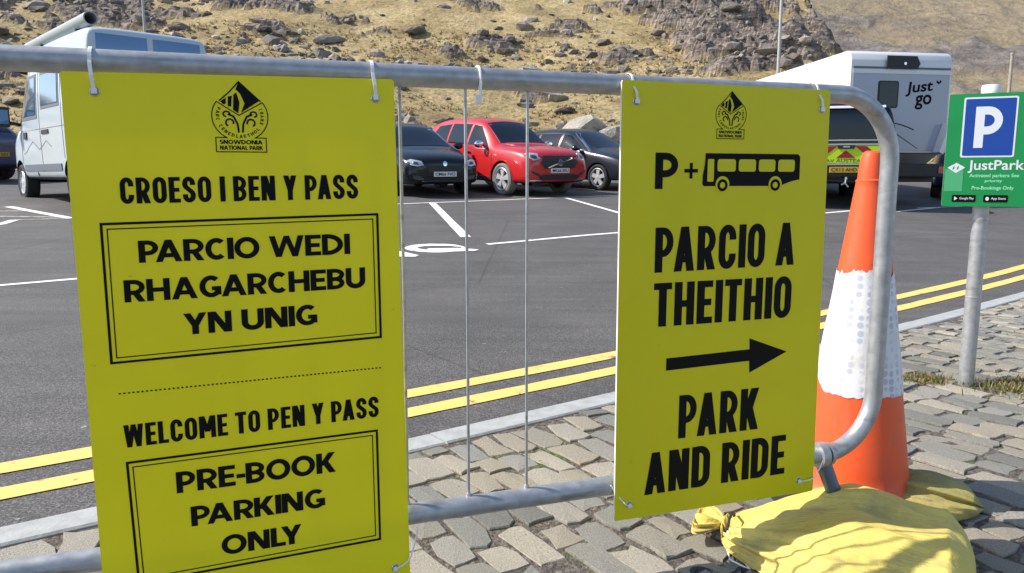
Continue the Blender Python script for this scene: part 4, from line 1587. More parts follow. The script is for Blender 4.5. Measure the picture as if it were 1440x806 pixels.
# ================================================================== VEHICLES
def make_body(name, st, m, parent, wheels, wr, boxy=.0, arch_depth=.32, sub=2, extra_mats=()):
    """st: stations (x, w_low, w_belt, z_bot, z_belt, w_roof, z_roof). Lofted, smoothed, wheel arches cut.
    wheels: list of x positions; the car's nose points to +x"""
    n = 17
    V = []; F = []
    for (x, wl, wb, zb, zt, wr_, zr) in st:
        mid = zb + (zt - zb) * .55
        half = [(0, zb), (wl * .8, zb), (wl * .97, zb + .03), (wl, zb + .14), (wl * 1.0, mid), (wb, zt), (wb * .5 + wr_ * .5 + .02, zt * .5 + zr * .5), (wr_, zr - .05 * (zr - zt)), (wr_ * (.82 + .12 * boxy), zr + .01)]
        half[8] = (wr_ * (.80 + .15 * boxy), zr + .02)
        ring = half + [(0, zr + .045 * (1 - .6 * boxy))] + [(-a, b) for a, b in half[1:][::-1]]
        n = len(ring)
        V += [(x, a, b) for a, b in ring]
    for i in range(len(st) - 1):
        for k in range(n):
            k2 = (k + 1) % n
            F.append((i * n + k, i * n + k2, (i + 1) * n + k2, (i + 1) * n + k))
    F.append(tuple(range(n))[::-1]); F.append(tuple((len(st) - 1) * n + k for k in range(n)))
    me = bpy.data.meshes.new(name); me.from_pydata(V, [], F)
    ob = bpy.data.objects.new('tmp', me); COL.objects.link(ob)
    md = ob.modifiers.new('s', 'SUBSURF'); md.levels = sub; md.render_levels = sub
    cut = []
    for wx in wheels:
        cm = MB(); cm.lathe([(.0001, -2), (wr, -2), (wr, 2), (.0001, 2)], 40, (wx[0], 0, wx[1]), 'y')
        cme = bpy.data.meshes.new('c'); cme.from_pydata(cm.v, [], cm.f)
        bb = bmesh.new(); bb.from_mesh(cme); bmesh.ops.remove_doubles(bb, verts=bb.verts, dist=.0005); bmesh.ops.recalc_face_normals(bb, faces=bb.faces); bb.to_mesh(cme); bb.free()
        co = bpy.data.objects.new('c', cme); COL.objects.link(co); cut.append(co)
        bo_ = ob.modifiers.new('b', 'BOOLEAN'); bo_.operation = 'DIFFERENCE'; bo_.object = co; bo_.solver = 'EXACT'
    dg = bpy.context.evaluated_depsgraph_get()
    res = bpy.data.meshes.new_from_object(ob.evaluated_get(dg))
    for c_ in cut + [ob]: bpy.data.objects.remove(c_)
    res.name = name
    res.materials.clear()
    res.materials.append(m); res.materials.append(M['black_plastic'])
    for p in res.polygons:
        p.use_smooth = True
        c_ = p.center
        for wx in wheels:
            dd = math.hypot(c_.x - wx[0], c_.z - wx[1])
            if dd < wr + .004 and abs(p.normal.y) < .5 and ((c_.x - wx[0]) * p.normal.x + (c_.z - wx[1]) * p.normal.z) < -.5 * dd: p.material_index = 1
        if p.normal.z < -.8 and c_.z < .6: p.material_index = 1
    res.set_sharp_from_angle(angle=math.radians(38))
    o = link(name, res, parent)
    bm = bmesh.new(); bm.from_mesh(res)
    bvh = BVHTree.FromBMesh(bm); bm.free()
    return o, bvh


def wrap(bvh, outline, axis, off=.006, rings=4, name='panel', m=None, parent=None, thick=0, side=1, smooth=True):
    """project an outline (2d points seen along axis) onto the body and lay a thin piece on it.
    axis 'x': outline is (y, z) seen from the front (side=1) or rear (-1); axis 'y': outline is (x, z); axis 'z': (x, y)"""
    cx = sum(p[0] for p in outline) / len(outline); cy = sum(p[1] for p in outline) / len(outline)
    # densify
    D = []
    for i, p in enumerate(outline):
        q = outline[(i + 1) % len(outline)]
        k = max(1, int(math.hypot(q[0] - p[0], q[1] - p[1]) / .09))
        D += [(p[0] + (q[0] - p[0]) * j / k, p[1] + (q[1] - p[1]) * j / k) for j in range(k)]
    n = len(D)
    def hit(a, b):
        if axis == 'x': o, d = Vector((side * 6, a, b)), Vector((-side, 0, 0))
        elif axis == 'y': o, d = Vector((a, side * 6, b)), Vector((0, -side, 0))
        else: o, d = Vector((a, b, 6)), Vector((0, 0, -1))
        h = bvh.ray_cast(o, d)
        return h
    P = []
    for r in range(rings, 0, -1):
        for p in D:
            P.append((cx + (p[0] - cx) * r / rings, cy + (p[1] - cy) * r / rings))
    P.append((cx, cy))
    V = []; base = None
    res = []
    for p in P:
        h = hit(*p)
        res.append(h)
    good = [h for h in res if h[0] is not None]
    if not good: return None
    ax = 'xyz'.index(axis)
    avg = sum(h[0][ax] for h in good) / len(good)
    for p, h in zip(P, res):
        if h[0] is None:
            q = Vector((0, 0, 0)); idx = [i for i in range(3) if i != ax]
            q[ax] = avg; q[idx[0]], q[idx[1]] = p
            V.append(q)
        else:
            nn2 = h[1]
            dirv = Vector((0, 0, 0)); dirv[ax] = side if axis != 'z' else 1
            if nn2.dot(dirv) < 0: nn2 = -nn2
            V.append(h[0] + (nn2 * .6 + dirv * .4) * off)
    F = []
    for r in range(rings - 1):
        for i in range(n):
            j = (i + 1) % n
            F.append((r * n + i, r * n + j, (r + 1) * n + j, (r + 1) * n + i))
    b = (rings - 1) * n
    for i in range(n): F.append((b + i, b + (i + 1) % n, rings * n))
    # skirt back to the body so the piece has an edge
    dirv = Vector((0, 0, 0)); dirv[ax] = side if axis != 'z' else 1
    base = len(V)
    V += [V[i] - dirv * (off + .012) for i in range(n)]
    F += [(i, base + i, base + (i + 1) % n, (i + 1) % n) for i in range(n)]
    mb = MB(); mb.add(V, F)
    o = mb.build(name, m, parent, smooth=smooth, angle=50)
    bm = bmesh.new(); bm.from_mesh(o.data); bmesh.ops.recalc_face_normals(bm, faces=bm.faces); bm.to_mesh(o.data); bm.free()
    return o


def wheel(parent, x, y, r, side, spokes=5, rim_m='alloy', tyre_m='rubber', w=.22, style='twin', rim=.72):
    """a wheel: the tyre with the rim as its sub-part. side +1/-1: which way it faces along y"""
    mb = MB()
    R = r
    prof = [(R * rim, -w / 2 * .8), (R * .86, -w / 2), (R * .97, -w / 2 * .85), (R, -w / 2 * .6), (R, w / 2 * .6), (R * .97, w / 2 * .85), (R * .86, w / 2), (R * rim, w / 2 * .8)]
    mb.lathe(prof, 40, (0, 0, 0), 'y')
    t = mb.build('wheel', M[tyre_m], parent, smooth=True, angle=40)
    t.location = (x, y, r)
    mb = MB()
    s = side
    mb.lathe([(R * rim * 1.01, s * w / 2 * .85), (R * rim * .97, s * w / 2 * .92), (R * rim * .92, s * w / 2 * .6), (R * rim * .90, 0)], 36, (0, 0, 0), 'y', 0)
    mb.lathe([(R * rim * .91, s * w * .08), (.001, s * w * .08)], 24, (0, 0, 0), 'y', 1)
    mb.lathe([(.001, s * w * .44), (R * .13, s * w * .42), (R * .16, s * w * .34)], 20, (0, 0, 0), 'y', 0)
    for k in range(spokes):
        a0 = 2 * PI * k / spokes + .3
        for da in ((-.17, .17) if style == 'twin' else (0,)):
            wd_ = R * (.075 if style == 'twin' else .13)
            ca, sa = math.cos(a0), math.sin(a0)
            cb, sb = math.cos(a0 + da), math.sin(a0 + da)
            p0 = Vector((ca * R * .10, sa * R * .10)); p1 = Vector((cb * R * rim * .95, sb * R * rim * .95))
            d = (p1 - p0).normalized(); nn = Vector((-d.y, d.x)) * wd_
            y0, y1 = s * w * .40, s * w * .36
            vsn = [(p0.x - nn.x, y0, p0.y - nn.y), (p0.x + nn.x, y0, p0.y + nn.y), (p1.x + nn.x * 1.25, y1, p1.y + nn.y * 1.25), (p1.x - nn.x * 1.25, y1, p1.y - nn.y * 1.25)]
            vsn += [(v[0], v[1] - s * .035, v[2]) for v in vsn]
            mb.add(vsn, [(0, 1, 2, 3), (4, 7, 6, 5), (0, 4, 5, 1), (1, 5, 6, 2), (2, 6, 7, 3), (3, 7, 4, 0)], 0)
    mb.build('rim', [M[rim_m], M['dark_alloy']], t, smooth=True, angle=30)
    return t


def plate(parent, bvh, x_side, y0, z0, w, h, text, m, tilt=0):
    """flat number plate standing just off the bumper"""
    hh = bvh.ray_cast(Vector((x_side * 6, y0, z0 + h / 2)), Vector((-x_side, 0, 0)))
    xb = hh[0].x + x_side * .03
    mb = MB()
    mb.box(min(xb, xb - x_side * .03), max(xb, xb - x_side * .03), y0 - w / 2, y0 + w / 2, z0, z0 + h)
    o = mb.build('number_plate', m, parent, bevel=.004)
    vs_, fs_ = text_mesh(text, 1, .01)
    xa = min(v[0] for v in vs_); xb2 = max(v[0] for v in vs_); ya = min(v[1] for v in vs_); yb = max(v[1] for v in vs_)
    mb = MB()
    mb.add([(xb + x_side * .004, y0 + x_side * ((v[0] - xa) / (xb2 - xa) - .5) * w * .88, z0 + h * .2 + (v[1] - ya) / (yb - ya) * h * .62) for v in vs_], fs_)
    mb.build('plate_lettering', M['ink'], o)
    return o


def mirror(parent, x, y, z, side, m, s=1.0, glass=None):
    mb = MB()
    c = Vector((x, y + side * .16 * s, z))
    prof = [(.001, -.02), (.07, -.015), (.09, .03), (.085, .08), (.05, .12), (.001, .13)]
    n = 14; V = []; F = []
    for r, hx_ in prof:
        for k in range(n):
            a = 2 * PI * k / n
            V.append((c.x + hx_ * s, c.y + r * 1.35 * math.cos(a) * s, c.z + r * .95 * math.sin(a) * s))
    for i in range(len(prof) - 1):
        for k in range(n):
            F.append((i * n + k, (i + 1) * n + k, (i + 1) * n + (k + 1) % n, i * n + (k + 1) % n))
    mb.add(V, F)
    mb.tube([(x + .04, y, z - .05), (x + .04, y + side * .10 * s, z - .03)], .022, 8)
    return mb.build('wing_mirror', m, parent, smooth=True)


def place(root, px, depth, heading, dz=0.0):
    x = (px - 720) / 1078 * depth
    root.location = (x, depth, ZR(x, depth) + dz)
    root.rotation_euler = (math.radians(0), 0, math.radians(heading))
    # lean with the slope of the car park
    e = .6
    cx_, sx_ = math.cos(math.radians(heading)), math.sin(math.radians(heading))
    zf = ZR(x + cx_ * e, depth + sx_ * e); zb = ZR(x - cx_ * e, depth - sx_ * e)
    zl = ZR(x - sx_ * e, depth + cx_ * e); zr = ZR(x + sx_ * e, depth - cx_ * e)
    root.rotation_euler = (math.atan2(zl - zr, 2 * e), -math.atan2(zf - zb, 2 * e), math.radians(heading))


def hatch_windows(root, bvh, front, rear, side, pillars, gm='glass'):
    wrap(bvh, front, 'z', .006, 4, 'windscreen', M[gm], root)
    if rear: wrap(bvh, rear, 'z', .006, 4, 'rear_window', M[gm], root)
    for s in (1, -1):
        for w in side: wrap(bvh, w, 'y', .006, 3, 'side_window', M[gm], root, side=s)
        for p in pillars: wrap(bvh, p, 'y', .004, 1, 'door_seam', M['black_plastic'], root, side=s)


def seam(x, z0, z1, w=.012, lean=0): return [(x, z0), (x + w, z0), (x + w + lean, z1), (x + lean, z1)]


# ---- red SUV
red = thing('parked_car', 'bright red estate SUV parked facing right between two dark cars', 'car')
SUVS = [(-2.30, .70, .72, .46, .98, .60, 1.06), (-2.27, .80, .80, .38, 1.02, .64, 1.16), (-2.12, .88, .87, .32, 1.06, .66, 1.42), (-1.90, .92, .90, .28, 1.06, .63, 1.60), (-1.3, .935, .915, .26, 1.05, .65, 1.69), (-.4, .94, .92, .26, 1.02, .66, 1.71),
        (.15, .94, .92, .26, .99, .65, 1.67), (.42, .94, .92, .26, .98, .65, 1.56), (.95, .94, .92, .26, .985, .70, 1.17), (1.08, .94, .92, .26, .985, .74, 1.10), (1.25, .94, .92, .26, .99, .76, 1.09), (1.85, .935, .91, .28, .96, .72, 1.055),
        (2.16, .91, .88, .29, .90, .68, .99), (2.29, .84, .80, .32, .78, .60, .89), (2.33, .74, .72, .38, .70, .54, .80)]
wz = .36
ob, bv = make_body('body', SUVS, M['red'], red, [(1.40, wz), (-1.36, wz)], .405)
hatch_windows(red, bv, [(1.0, -.66), (1.03, 0), (1.0, .66), (.32, .56), (.28, 0), (.32, -.56)], [(-2.2, -.5), (-2.2, .5), (-1.95, .5), (-1.95, -.5)],
              [[(.78, 1.08), (-.02, 1.10), (.0, 1.56), (.28, 1.52)], [(-.10, 1.10), (-.92, 1.12), (-.90, 1.58), (-.09, 1.57)], [(-1.0, 1.13), (-1.75, 1.22), (-1.55, 1.52), (-.98, 1.57)]],
              [seam(-.06, .42, 1.08), seam(1.02, .55, 1.0, .012, -.03), seam(-1.0, .5, 1.08)])
for s in (1, -1):
    wrap(bv, [(-1.7, .30), (.95, .30), (.95, .40), (-.9, .40)], 'y', .012, 2, 'sill_trim', M['grey_band'], red, side=s)
    wrap(bv, [(.02, .90), (.19, .90), (.19, .935), (.02, .935)], 'y', .02, 1, 'door_handle', M['chrome'], red, side=s)
    for k_ in range(9):
        a0_, a1_ = 10 + 160 * k_ / 9, 10 + 160 * (k_ + 1) / 9
        q_ = [(1.40 + r_ * math.cos(math.radians(a_)), wz + r_ * math.sin(math.radians(a_))) for r_, a_ in ((.412, a0_), (.412, a1_), (.445, a1_), (.445, a0_))]
        wrap(bv, q_, 'y', .008, 1, 'arch_trim', M['red'], red, side=s)
    wrap(bv, [(.86, 1.0), (-1.75, 1.06), (-1.75, 1.075), (.86, 1.015)], 'y', .010, 1, 'window_trim', M['chrome'], red, side=s)
    wrap(bv, [(-.86, .92), (-.69, .92), (-.69, .955), (-.86, .955)], 'y', .02, 1, 'door_handle', M['chrome'], red, side=s)
    mirror(red, .62, s * .86, 1.12, s, M['chrome'], 1.05)
    wrap(bv, [(s * .54, .84), (s * .57, .95), (s * .74, .965), (s * .86, .95), (s * .84, .85), (s * .72, .80)], 'x', .010, 3, 'headlight', M['headlight'], red)
    wrap(bv, [(s * .62, .85), (s * .64, .91), (s * .73, .92), (s * .77, .87), (s * .70, .835)], 'x', .017, 2, 'headlight_lens', M['lamp_dark'], red)
    wrap(bv, [(s * .55, .50), (s * .78, .58), (s * .78, .55), (s * .6, .46)], 'x', .010, 2, 'fog_lamp_slot', M['black_plastic'], red)
    wrap(bv, [(s * .48, .345), (s * .48, .375), (s * .80, .385), (s * .80, .355)], 'x', .014, 2, 'skid_trim', M['chrome'], red)
    for wx in (1.40, -1.36): wheel(red, wx, s * .82, wz, s, 5, 'alloy', 'dusty_rubber', .23, 'twin', .70)
gr = wrap(bv, [(-.42, .625), (-.53, .76), (-.47, .90), (.47, .90), (.53, .76), (.42, .625)], 'x', .012, 4, 'grille', M['black_plastic'], red)
for z in (.68, .72, .76, .80, .84):
    wrap(bv, [(-.40, z), (-.40, z + .010), (.40, z + .010), (.40, z)], 'x', .019, 1, 'grille_bar', M['dark_alloy'], gr)
wrap(bv, [(-.36, .655), (-.30, .64), (.36, .84), (.34, .87)], 'x', .026, 2, 'badge_bar', M['chrome'], gr)
wrap(bv, arc(0, .755, .075, .075, 0, 360, 16)[:-1], 'x', .03, 2, 'badge', M['chrome'], gr)
wrap(bv, [(-.52, .38), (-.60, .46), (-.45, .50), (.45, .50), (.60, .46), (.52, .38)], 'x', .010, 3, 'lower_intake', M['black_plastic'], red)
plate(red, bv, 1, 0, .53, .52, .105, 'MK66 EEU', M['plate_white'])
wrap(bv, [(1.05, -.55), (1.05, -.53), (2.15, -.45), (2.15, -.47)], 'z', .002, 1, 'bonnet_crease', M['red'], red)
place(red, 700, 18.9, -53)

# ---- hatchback template used for the three other cars
HATCH = [(-2.12, .66, .68, .42, .86, .55, .96), (-2.08, .78, .77, .36, .92, .60, 1.06), (-1.92, .85, .84, .28, .97, .62, 1.26), (-1.6, .885, .87, .24, .98, .60, 1.40), (-1.0, .90, .88, .22, .97, .61, 1.46), (-.35, .90, .88, .22, .94, .61, 1.475),
         (.1, .90, .88, .22, .92, .60, 1.44), (.38, .90, .88, .22, .91, .60, 1.33), (.98, .90, .88, .22, .905, .66, 1.02), (1.12, .90, .88, .22, .90, .68, .965), (1.6, .885, .86, .24, .84, .64, .91), (1.98, .84, .80, .26, .74, .58, .82), (2.11, .76, .72, .30, .64, .5, .74), (2.15, .62, .60, .36, .56, .44, .66)]


def hatch(label, m, ptext, rim='alloy', loc=None, big=1.0):
    root = thing('parked_car', label, 'car')
    st = [(x * big, a * big, b * big, c * big, d * big, e * big, f * big) for x, a, b, c, d, e, f in HATCH]
    S = lambda L: [(a * big, b * big) for a, b in L]
    wz = .32 * big
    ob, bv = make_body('body', st, m, root, [(1.30 * big, wz), (-1.28 * big, wz)], .365 * big)
    hatch_windows(root, bv, S([(1.0, -.62), (1.04, 0), (1.0, .62), (.26, .52), (.22, 0), (.26, -.52)]), S([(-2.02, -.48), (-2.02, .48), (-1.72, .5), (-1.72, -.5)]),
                  [S([(.74, 1.0), (-.05, 1.01), (-.02, 1.36), (.20, 1.33)]), S([(-.12, 1.01), (-.85, 1.03), (-.82, 1.36), (-.10, 1.37)]), S([(-.93, 1.04), (-1.5, 1.10), (-1.35, 1.31), (-.9, 1.36)])],
                  [seam(-.09 * big, .38, .98 * big), seam(.95 * big, .5, .92, .012, -.03)])
    for s in (1, -1):
        mirror(root, .62 * big, s * .84 * big, 1.03 * big, s, m, .95)
        wrap(bv, S([(s * .46, .66), (s * .50, .74), (s * .68, .775), (s * .77, .74), (s * .72, .66), (s * .6, .635)]), 'x', .010, 3, 'headlight', M['headlight'], root)
        wrap(bv, S([(s * .56, .67), (s * .58, .72), (s * .66, .73), (s * .67, .68)]), 'x', .017, 2, 'headlight_lens', M['lamp_dark'], root)
        wrap(bv, S([(s * .45, .36), (s * .52, .44), (s * .70, .46), (s * .66, .38)]), 'x', .010, 2, 'fog_lamp', M['lamp_dark'], root)
        wrap(bv, S([(s * .60, .62), (s * .60, .78), (s * .76, .82), (s * .76, .66)]), 'x', .010, 2, 'tail_light', M['red_lamp'], root, side=-1)
        wrap(bv, S([(-.02, .83), (.14, .83), (.14, .86), (-.02, .86)]), 'y', .018, 1, 'door_handle', m, root, side=s)
        wrap(bv, S([(.98, .93), (1.03, .93), (.29, 1.38), (.23, 1.38)]), 'y', .012, 1, 'pillar_glint', M['chrome'], root, side=s)  # chrome strip stands in for the reflection along the windscreen pillar
        for wx in (1.30, -1.28): wheel(root, wx * big, s * .79 * big, wz, s, 5, rim, 'rubber', .21, 'wide', .70)
    gr = wrap(bv, S([(-.36, .52), (-.42, .66), (.42, .66), (.36, .52)]), 'x', .012, 3, 'grille', M['black_plastic'], root)
    for z in (.55, .59, .63): wrap(bv, S([(-.36, z), (-.36, z + .008), (.36, z + .008), (.36, z)]), 'x', .018, 1, 'grille_bar', M['dark_alloy'], gr)
    wrap(bv, S(arc(0, .69, .045, .05, 0, 360, 12)[:-1]), 'x', .02, 2, 'badge', M['chrome'], root)
    wrap(bv, S([(-.50, .33), (-.50, .35), (.50, .35), (.50, .33)]), 'x', .014, 2, 'bumper_trim', M['chrome'], root)
    plate(root, bv, 1, 0, .43 * big, .52, .105, ptext, M['plate_white'])
    plate(root, bv, -1, 0, .60 * big, .52, .105, ptext, M['plate_yellow'])
    return root


blk = hatch('glossy black car parked with its nose beside the red one, partly behind the Croeso sign', M['black'], 'CM66 FVO', 'dark_alloy', big=1.03)
place(blk, 572, 18.2, -61)
gry = hatch('dark blue grey hatchback parked to the right of the red car, before pale boulders', M['slate'], 'CX15 LYB')
place(gry, 818, 20.4, -47)
nav = hatch('navy blue car seen at the left edge behind the front of the camper van', M['navy'], 'CU12 KDZ')
place(nav, -94, 18.8, 165)
nx2 = hatch('dark car standing in shade under the overhang right of the motorhome', M['navy'], 'CV64 RHO')
place(nx2, 1370, 18.8, 60)

# ---- camper van (high roof)
van = thing('camper_van', 'pale high-roof camper van parked at the left behind the Croeso sign', 'van')
VS = [(-2.42, .88, .92, .50, 1.30, .86, 2.52), (-2.39, .95, .97, .42, 1.30, .90, 2.66), (-2.2, .97, .985, .40, 1.30, .91, 2.70), (-1.0, .97, .985, .40, 1.30, .91, 2.71), (.3, .97, .985, .40, 1.30, .90, 2.71), (.85, .97, .985, .40, 1.30, .88, 2.66), (1.15, .97, .985, .40, 1.30, .86, 2.50),
      (1.50, .97, .98, .40, 1.26, .82, 2.12), (2.05, .96, .96, .38, 1.16, .80, 1.42), (2.20, .95, .95, .36, 1.10, .80, 1.27), (2.36, .90, .90, .34, 1.0, .74, 1.13), (2.50, .82, .82, .34, .88, .66, .98), (2.54, .70, .70, .40, .78, .58, .88)]
vz = .345
ob, bv = make_body('body', VS, M['van'], van, [(1.86, vz), (-1.35, vz)], .42, boxy=1)
wrap(bv, [(2.08, -.74), (2.12, 0), (2.08, .74), (1.50, .70), (1.47, 0), (1.50, -.70)], 'z', .006, 4, 'windscreen', M['glass'], van)
for s in (1, -1):
    wrap(bv, [(1.92, 1.40), (1.62, 1.38), (1.50, 1.98), (1.54, 2.02)], 'y', .008, 2, 'quarter_window', M['glass'], van, side=s)
    wrap(bv, [(1.50, 1.46), (.36, 1.46), (.36, 2.22), (1.30, 2.22)], 'y', .006, 3, 'window_seal', M['grey_band'], van, side=s)
    wrap(bv, [(1.42, 1.53), (.43, 1.53), (.43, 2.16), (1.25, 2.16)], 'y', .014, 3, 'side_window', M['blue_glass'], van, side=s)
    wrap(bv, [(.10, 1.60), (-1.0, 1.60), (-1.0, 2.22), (.10, 2.22)], 'y', .006, 3, 'window_seal', M['grey_band'], van, side=s)
    wrap(bv, [(.04, 1.66), (-.94, 1.66), (-.94, 2.16), (.04, 2.16)], 'y', .014, 3, 'side_window', M['blue_glass'], van, side=s)
    wrap(bv, [(1.42, .56), (-.90, .56), (-.90, .67), (1.42, .67)], 'y', .018, 2, 'rubbing_strip', M['grey_band'], van, side=s)
    wrap(bv, [(1.42, .40), (-.90, .40), (-.90, .43), (1.42, .43)], 'y', .012, 2, 'sill', M['grey_band'], van, side=s)
    wrap(bv, [(1.30, 1.13), (1.10, 1.13), (1.10, 1.25), (1.30, 1.25)], 'y', .02, 1, 'door_handle', M['black_plastic'], van, side=s)
    wrap(bv, [(.12, 1.18), (-.30, 1.18), (-.30, 1.25), (.12, 1.25)], 'y', .014, 1, 'slide_rail', M['black_plastic'], van, side=s)
    wrap(bv, seam(1.55, .70, 1.36, .012, -.0), 'y', .004, 1, 'door_seam', M['grey_band'], van, side=s)
    wrap(bv, seam(.22, .46, 2.4, .012), 'y', .004, 1, 'door_seam', M['grey_band'], van, side=s)
    wrap(bv, seam(-1.1, .75, 2.4, .012), 'y', .004, 1, 'door_seam', M['grey_band'], van, side=s)
    wrap(bv, [(1.5, 1.27), (-1.3, 1.27), (-1.3, 1.28), (1.5, 1.28)], 'y', .003, 1, 'body_crease', M['grey_band'], van, side=s)
    # mountain outline decal along the doors
    ml = [(1.42, .86), (1.22, .90), (.98, 1.00), (.74, 1.07), (.52, .98), (.36, .92), (.16, .97), (-.1, 1.06), (-.4, .95)]
    for (xa, za), (xb, zb) in zip(ml, ml[1:]):
        wrap(bv, [(xa, za), (xb, zb), (xb, zb + .014), (xa, za + .014)], 'y', .003, 1, 'mountain_decal', M['grey_band'], van, side=s)
    wrap(bv, arc(.62, .50, .035, .035, 0, 360, 10)[:-1], 'y', .006, 1, 'filler_cap', M['black_plastic'], van, side=s)
    # big door mirror
    mb = MB(); mb.box(1.72, 1.85, s * 1.20 - .12, s * 1.20 + .12, 1.36, 1.74); o = mb.build('wing_mirror', M['black_plastic'], van, bevel=.045, smooth=True)
    mb = MB(); mb.box(1.712, 1.719, s * 1.20 - .085, s * 1.20 + .085, 1.42, 1.68); mb.build('mirror_glass', M['blue_glass'], o)
    mb = MB(); mb.tube([(1.80, s * .92, 1.42), (1.80, s * 1.12, 1.46)], .03, 8); mb.build('mirror_arm', M['black_plastic'], o)
    wrap(bv, [(s * .52, .86), (s * .55, 1.02), (s * .76, 1.0), (s * .78, .84)], 'x', .012, 3, 'headlight', M['headlight'], van)
    for wx in (1.86, -1.35): wheel(van, wx, s * .84, vz, s, 6, 'alloy', 'rubber', .24, 'wide', .62)
wrap(bv, [(-.75, .42), (-.75, .66), (.75, .66), (.75, .42)], 'x', .015, 3, 'front_bumper', M['grey_band'], van)
wrap(bv, [(-.42, .72), (-.48, .86), (.48, .86), (.42, .72)], 'x', .014, 3, 'grille', M['black_plastic'], van)
for y0_, y1_ in ((-.80, -.03), (.03, .80)):
    wrap(bv, [(y0_, 1.55), (y0_ + .02, 2.58), (y1_ - .02, 2.58), (y1_, 1.55)], 'x', .010, 4, 'rear_window', M['blue_glass'], van, side=-1)
    wrap(bv, [(y0_ * 1.12 + .02, .60), (y0_ * 1.12 + .02, .95), (y0_ * 1.12 + .09, .95), (y0_ * 1.12 + .09, .60)], 'x', .012, 2, 'tail_light', M['red_lamp'], van, side=-1)
van.rotation_euler = (0, 0, math.radians(135))
VL = Vector((-7.36, 13.98, ZR(-7.36, 13.98)))
van.location = VL

# grey pipe carried along the roof edge
def van_pt(x, y, z):
    c_, s_ = math.cos(math.radians(135)), math.sin(math.radians(135))
    return VL + Vector((x * c_ - y * s_, x * s_ + y * c_, z))
for x_ in (-1.6, .4):
    mb = MB(); mb.tube([(x_, -.7, 2.72), (x_, .82, 2.72)], .02, 8); mb.tube([(x_, -.7, 2.60), (x_, -.7, 2.72)], .02, 8); mb.tube([(x_, .8, 2.60), (x_, .8, 2.72)], .02, 8)
    mb.build('roof_bar', M['black_plastic'], van, smooth=True)
pa = van_pt(-2.05, .72, 2.845); pb = van_pt(1.5, .72, 2.80)
mb = MB()
L = (pb - pa)
dv = L.normalized(); xx_ = dv.cross(Vector((0, 0, 1))).normalized(); yy_ = dv.cross(xx_)
def ringp(c, r, n=20): return [c + (xx_ * math.cos(2 * PI * k / n) + yy_ * math.sin(2 * PI * k / n)) * r for k in range(n)]
V_ = [v - pa for v in ringp(pa, .105) + ringp(pb, .105) + ringp(pa, .088) + ringp(pb, .088)]
fs = [(k, 20 + k, 20 + (k + 1) % 20, (k + 1) % 20) for k in range(20)] + [(40 + k, 40 + (k + 1) % 20, 60 + (k + 1) % 20, 60 + k) for k in range(20)] + [(k, (k + 1) % 20, 40 + (k + 1) % 20, 40 + k) for k in range(20)] + [(20 + k, 60 + k, 60 + (k + 1) % 20, 20 + (k + 1) % 20) for k in range(20)]
mb.add(V_, fs)
pipe = mb.build('roof_pipe', M['grey_pipe'], smooth=True)
pipe.location = pa
tag(pipe, 'grey plastic pipe with open end carried along the roof of the camper van', 'pipe')

# ---- motorhome
home = thing('motorhome', 'white coachbuilt motorhome with shade-toned grey rear reading Just go', 'motorhome')
# local: rear face at x=0, nose +x, width along y, z up
HW = 1.13
def HB(name, pts, y0, y1, m, parent=home, bev=0):
    mb = MB(); n = len(pts)
    mb.add([(x, y0, z) for x, z in pts] + [(x, y1, z) for x, z in pts], [tuple(range(n)), tuple(range(n, 2 * n))[::-1]] + [(i, n + i, n + (i + 1) % n, (i + 1) % n) for i in range(n)])
    o = mb.build(name, m, parent, bevel=bev, smooth=bool(bev), angle=40)
    bm = bmesh.new(); bm.from_mesh(o.data); bmesh.ops.recalc_face_normals(bm, faces=bm.faces); bm.to_mesh(o.data); bm.free()
    return o
shell = HB('body', [(0, 1.02), (0, 2.86), (.05, 3.00), (.16, 3.06), (5.3, 2.92), (5.9, 2.72), (6.35, 2.30), (5.4, 2.0), (5.1, 1.9), (5.1, .62), (.9, .62), (.2, 1.0)], -HW, HW, M['home'], bev=.03)
mb = MB(); mb.box(-.012, -.001, -HW + .05, HW - .05, 1.06, 2.62); mb.build('rear_panel', M['home_rear'], home)
mb = MB(); mb.box(-.022, -.0125, -HW + .03, HW - .03, 2.60, 2.68); mb.build('rear_ledge', M['home'], home)
mb = MB(); mb.box(-.020, -.0005, -HW + .04, HW - .04, 2.70, 2.735); mb.build('rear_groove', M['grey_band'], home)
def rear(name, pts, m, x=-.016, parent=home, z=0):
    """outline given as (right of centre as seen from behind, z)"""
    mb = MB(); mb.add([(x, -p[0], p[1]) for p in pts] + [(x + .02, -p[0], p[1]) for p in pts], [tuple(range(len(pts)))] + [(i, len(pts) + i, len(pts) + (i + 1) % len(pts), (i + 1) % len(pts)) for i in range(len(pts))])
    return mb.build(name, m, parent)
rear('rear_window_frame', rrect(-.52, 1.92, -.06, 2.46, .05), M['black_plastic'], -.020)
rear('rear_window', rrect(-.49, 1.95, -.09, 2.43, .04), M['glass'], -.026)
lb = rear('camera_housing', [(-.38, 2.70), (.30, 2.70), (.36, 2.80), (.28, 2.95), (-.38, 2.95)], M['black_plastic'], -.06)
rear('camera_lens', arc(.02, 2.80, .03, .03, 0, 360, 10)[:-1], M['chrome'], -.066, lb)
def rear_text(s, x0, x1, z0, z1, m, shear=.12, rot=0):
    mb = MB(); vs_, fs_ = text_mesh(s, 1, .022)
    xa = min(v[0] for v in vs_); xb = max(v[0] for v in vs_); ya = min(v[1] for v in vs_); yb = max(v[1] for v in vs_)
    P = []
    for v in vs_:
        u_ = x0 + (v[0] - xa) / (xb - xa) * (x1 - x0); w_ = z0 + (v[1] - ya) / (yb - ya) * (z1 - z0)
        P.append((-.0155, -(u_ + shear * (w_ - z0)), w_ + rot * (u_ - x0)))
    mb.add(P, fs_); return mb.build('lettering', m, home)
